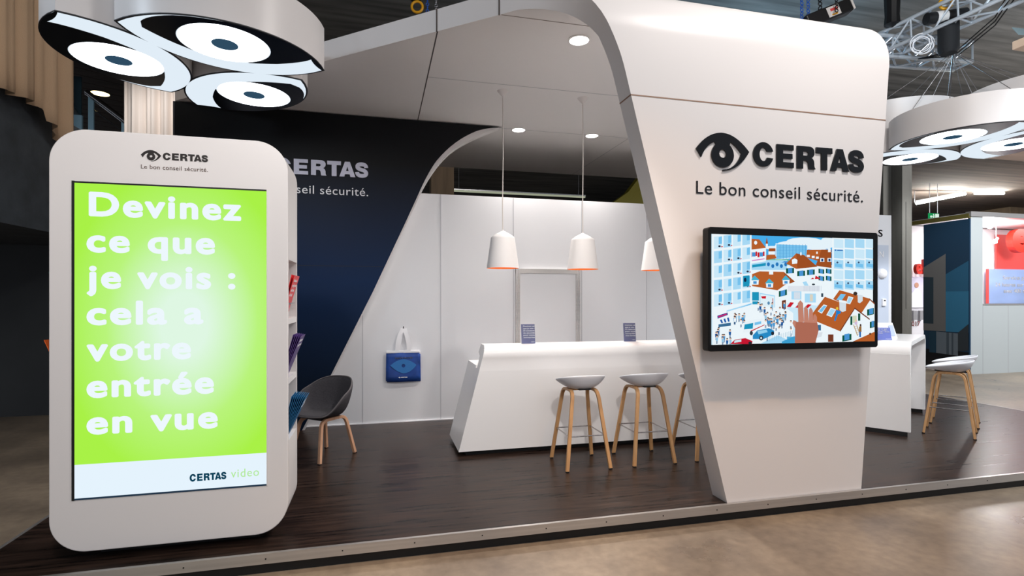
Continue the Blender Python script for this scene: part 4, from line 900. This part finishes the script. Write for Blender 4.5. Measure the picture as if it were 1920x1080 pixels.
for c_, x_ in (('e', 13.30), ('l', 13.56), ('e', 13.68)): child(text('letter', c_, REDL, None, (x_, 10.8, 2.36), .2 if c_ == 'e' else .06, .38, bold=.03, depth=.08), le2)
pp = empty('poster', (13.6, 10.97, 1.6), 'poster with a person in white seen beside the concrete column', 'poster')
child(MB().box(13.2, 14.1, 10.96, 10.99, 1.5, 2.3, mat('poster_mauve', (214, 208, 228), .5)).build('sheet'), pp); child(MB().prism(arc(13.55, 2.08, .07, 0, 340, 17), 'y', 10.95, 10.96, mat('skin_print', (190, 140, 116), .5)).prism([(13.35, 1.5), (13.38, 1.85), (13.5, 1.98), (13.6, 1.98), (13.72, 1.85), (13.75, 1.5)], 'y', 10.95, 10.96, WHITEINK).build('print'), pp)
child(text('poster_text', '2017', mat('dark_red_ink', (150, 50, 46), .5), None, (13.30, 10.955, 1.02), .36, .12, bold=.02), pp)
for i in range(2): tag(MB().box(13.42+i*.22, 13.54+i*.22, 10.93, 10.99, 1.18, 1.42, mat('box_grey', (150, 148, 150), .5)).build('wall_box'), ('left' if i == 0 else 'right')+' one of two small grey boxes below the poster by the column', 'box', 'grey boxes below the poster')
for i, (x, y, z) in enumerate(((14.2, 9.7, 3.45), (15.4, 10.4, 3.2))):
    t = empty('spotlight', (x, y, z), ['bright spotlight at the top of the booth opening', 'bright spotlight beside the red letter in the booth'][i], 'spotlight', 'spotlights in the neighbouring booth')
    o = MB().tube([(.04, .0, .02), (.26, .1, .1)], .035, WHITEINK, 12).build('barrel', smooth=40); o.parent = t
    o = MB().sphere((0, -.02, 0), .05, emis((255, 252, 248), 300), 14).build('lens', smooth=60); o.parent = t
    o = MB().tube([(.16, .06, .06), (.16, .06, 3.64-z)], .008, WHITEINK, 6).build('stem'); o.parent = t
for i, (a, b, lb) in enumerate((((15.52, 12.55, 4.56), (17.0, 12.25, 4.86), 'long glowing fluorescent tube hanging near the concrete column'), ((17.3, 12.2, 4.88), (18.15, 12.0, 4.88), 'short glowing fluorescent tube near the right edge'))):
    t = empty('fluorescent_tube', a, lb, 'ceiling light', 'fluorescent tubes at right')
    child(MB().tube([a, b], .035, emis((250, 255, 250), 130), 10).build('tube', smooth=50), t)
    child(MB().tube([(a[0], a[1], a[2]+.07), (b[0], b[1], b[2]+.07)], .03, WHITEINK, 6).build('fitting'), t)
    for p in (a, b): child(MB().tube([(p[0], p[1]+.06, p[2]+.05), (p[0], p[1]+.06, 4.96)], .01, WHITEINK, 6).build('hanger'), t)
ex = empty('exit_sign', (15.08, 11.7, 4.0), 'green exit sign hanging from two rods at right', 'exit sign')
GRNE = emis((30, 160, 90), .8)
child(MB().box(14.9, 15.26, 11.69, 11.72, 3.92, 4.12, GRNE).build('panel'), ex)
child(MB().box(15.12, 15.25, 11.684, 11.69, 3.94, 4.10, emis((230, 250, 238), .9)).add([(14.93, 11.685, 4.02), (14.98, 11.685, 4.07), (14.98, 11.685, 4.035), (15.02, 11.685, 4.035), (15.02, 11.685, 4.005), (14.98, 11.685, 4.005), (14.98, 11.685, 3.97)], [(0, 1, 2, 3, 4, 5, 6)], emis((230, 250, 238), .9)).prism(arc(15.06, 4.085, .015, 0, 330, 11), 'y', 11.684, 11.69, emis((230, 250, 238), .9)).add([(15.03, 11.685, 4.06), (15.09, 11.685, 4.06), (15.08, 11.685, 4.0), (15.10, 11.685, 3.94), (15.08, 11.685, 3.94), (15.06, 11.685, 3.99), (15.03, 11.685, 3.94), (15.01, 11.685, 3.94), (15.045, 11.685, 4.01)], [tuple(range(9))], emis((230, 250, 238), .9)).build('pictogram'), ex)
for x in (14.94, 15.22): child(MB().tube([(x, 11.705, 4.12), (x, 11.705, 4.96)], .008, WHITEINK, 6).build('rod'), ex)
tag(MB().prism([(6.2, 4.2), (9.2, 4.2), (9.2, 6.897), (7.9, 6.897), (7.6, 5.4), (7.2, 4.9)], 'y', 14.6, 14.9, YEL).build('yellow_panel'), 'dull yellow panel high up behind the rear wall', 'panel')
tr2 = empty('strip_light', (2.6, 13.0, 4.5), 'faint strip of light behind the top of the rear wall', 'ceiling light')
child(MB().box(2.0, 6.0, 15.0, 15.08, 4.75, 4.79, emis((190, 196, 170), .6)).build('tube'), tr2); child(MB().box(2.0, 6.0, 14.98, 15.1, 4.79, 4.82, STEEL).build('fitting'), tr2)
for x in (2.2, 5.8): child(MB().tube([(x, 15.04, 4.8), (x, 15.04, 6.9)], .008, STEEL, 6).build('hanger'), tr2)

lh = empty('lamp_housing', (7.36, 4.66, 4.75), 'pale box with a clear plate poking in at the right edge, below the truss', 'fixture')
child(MB().box(7.30, 7.55, 4.60, 4.74, 4.68, 4.78, mat('pale_housing', (226, 196, 170), .5)).build('box', bevel=.008), lh)
child(MB().add([(7.22, 4.62, 4.80), (7.60, 4.56, 4.80), (7.60, 4.72, 4.95), (7.30, 4.74, 4.95)], [(0, 1, 2, 3)], mat('grey_plate', (150, 172, 178), .3)).build('plate', solid=.006), lh)
child(MB().tube([(7.5, 4.66, 4.78), (7.5, 4.66, 5.4)], .008, STEEL, 6).build('rod'), lh)
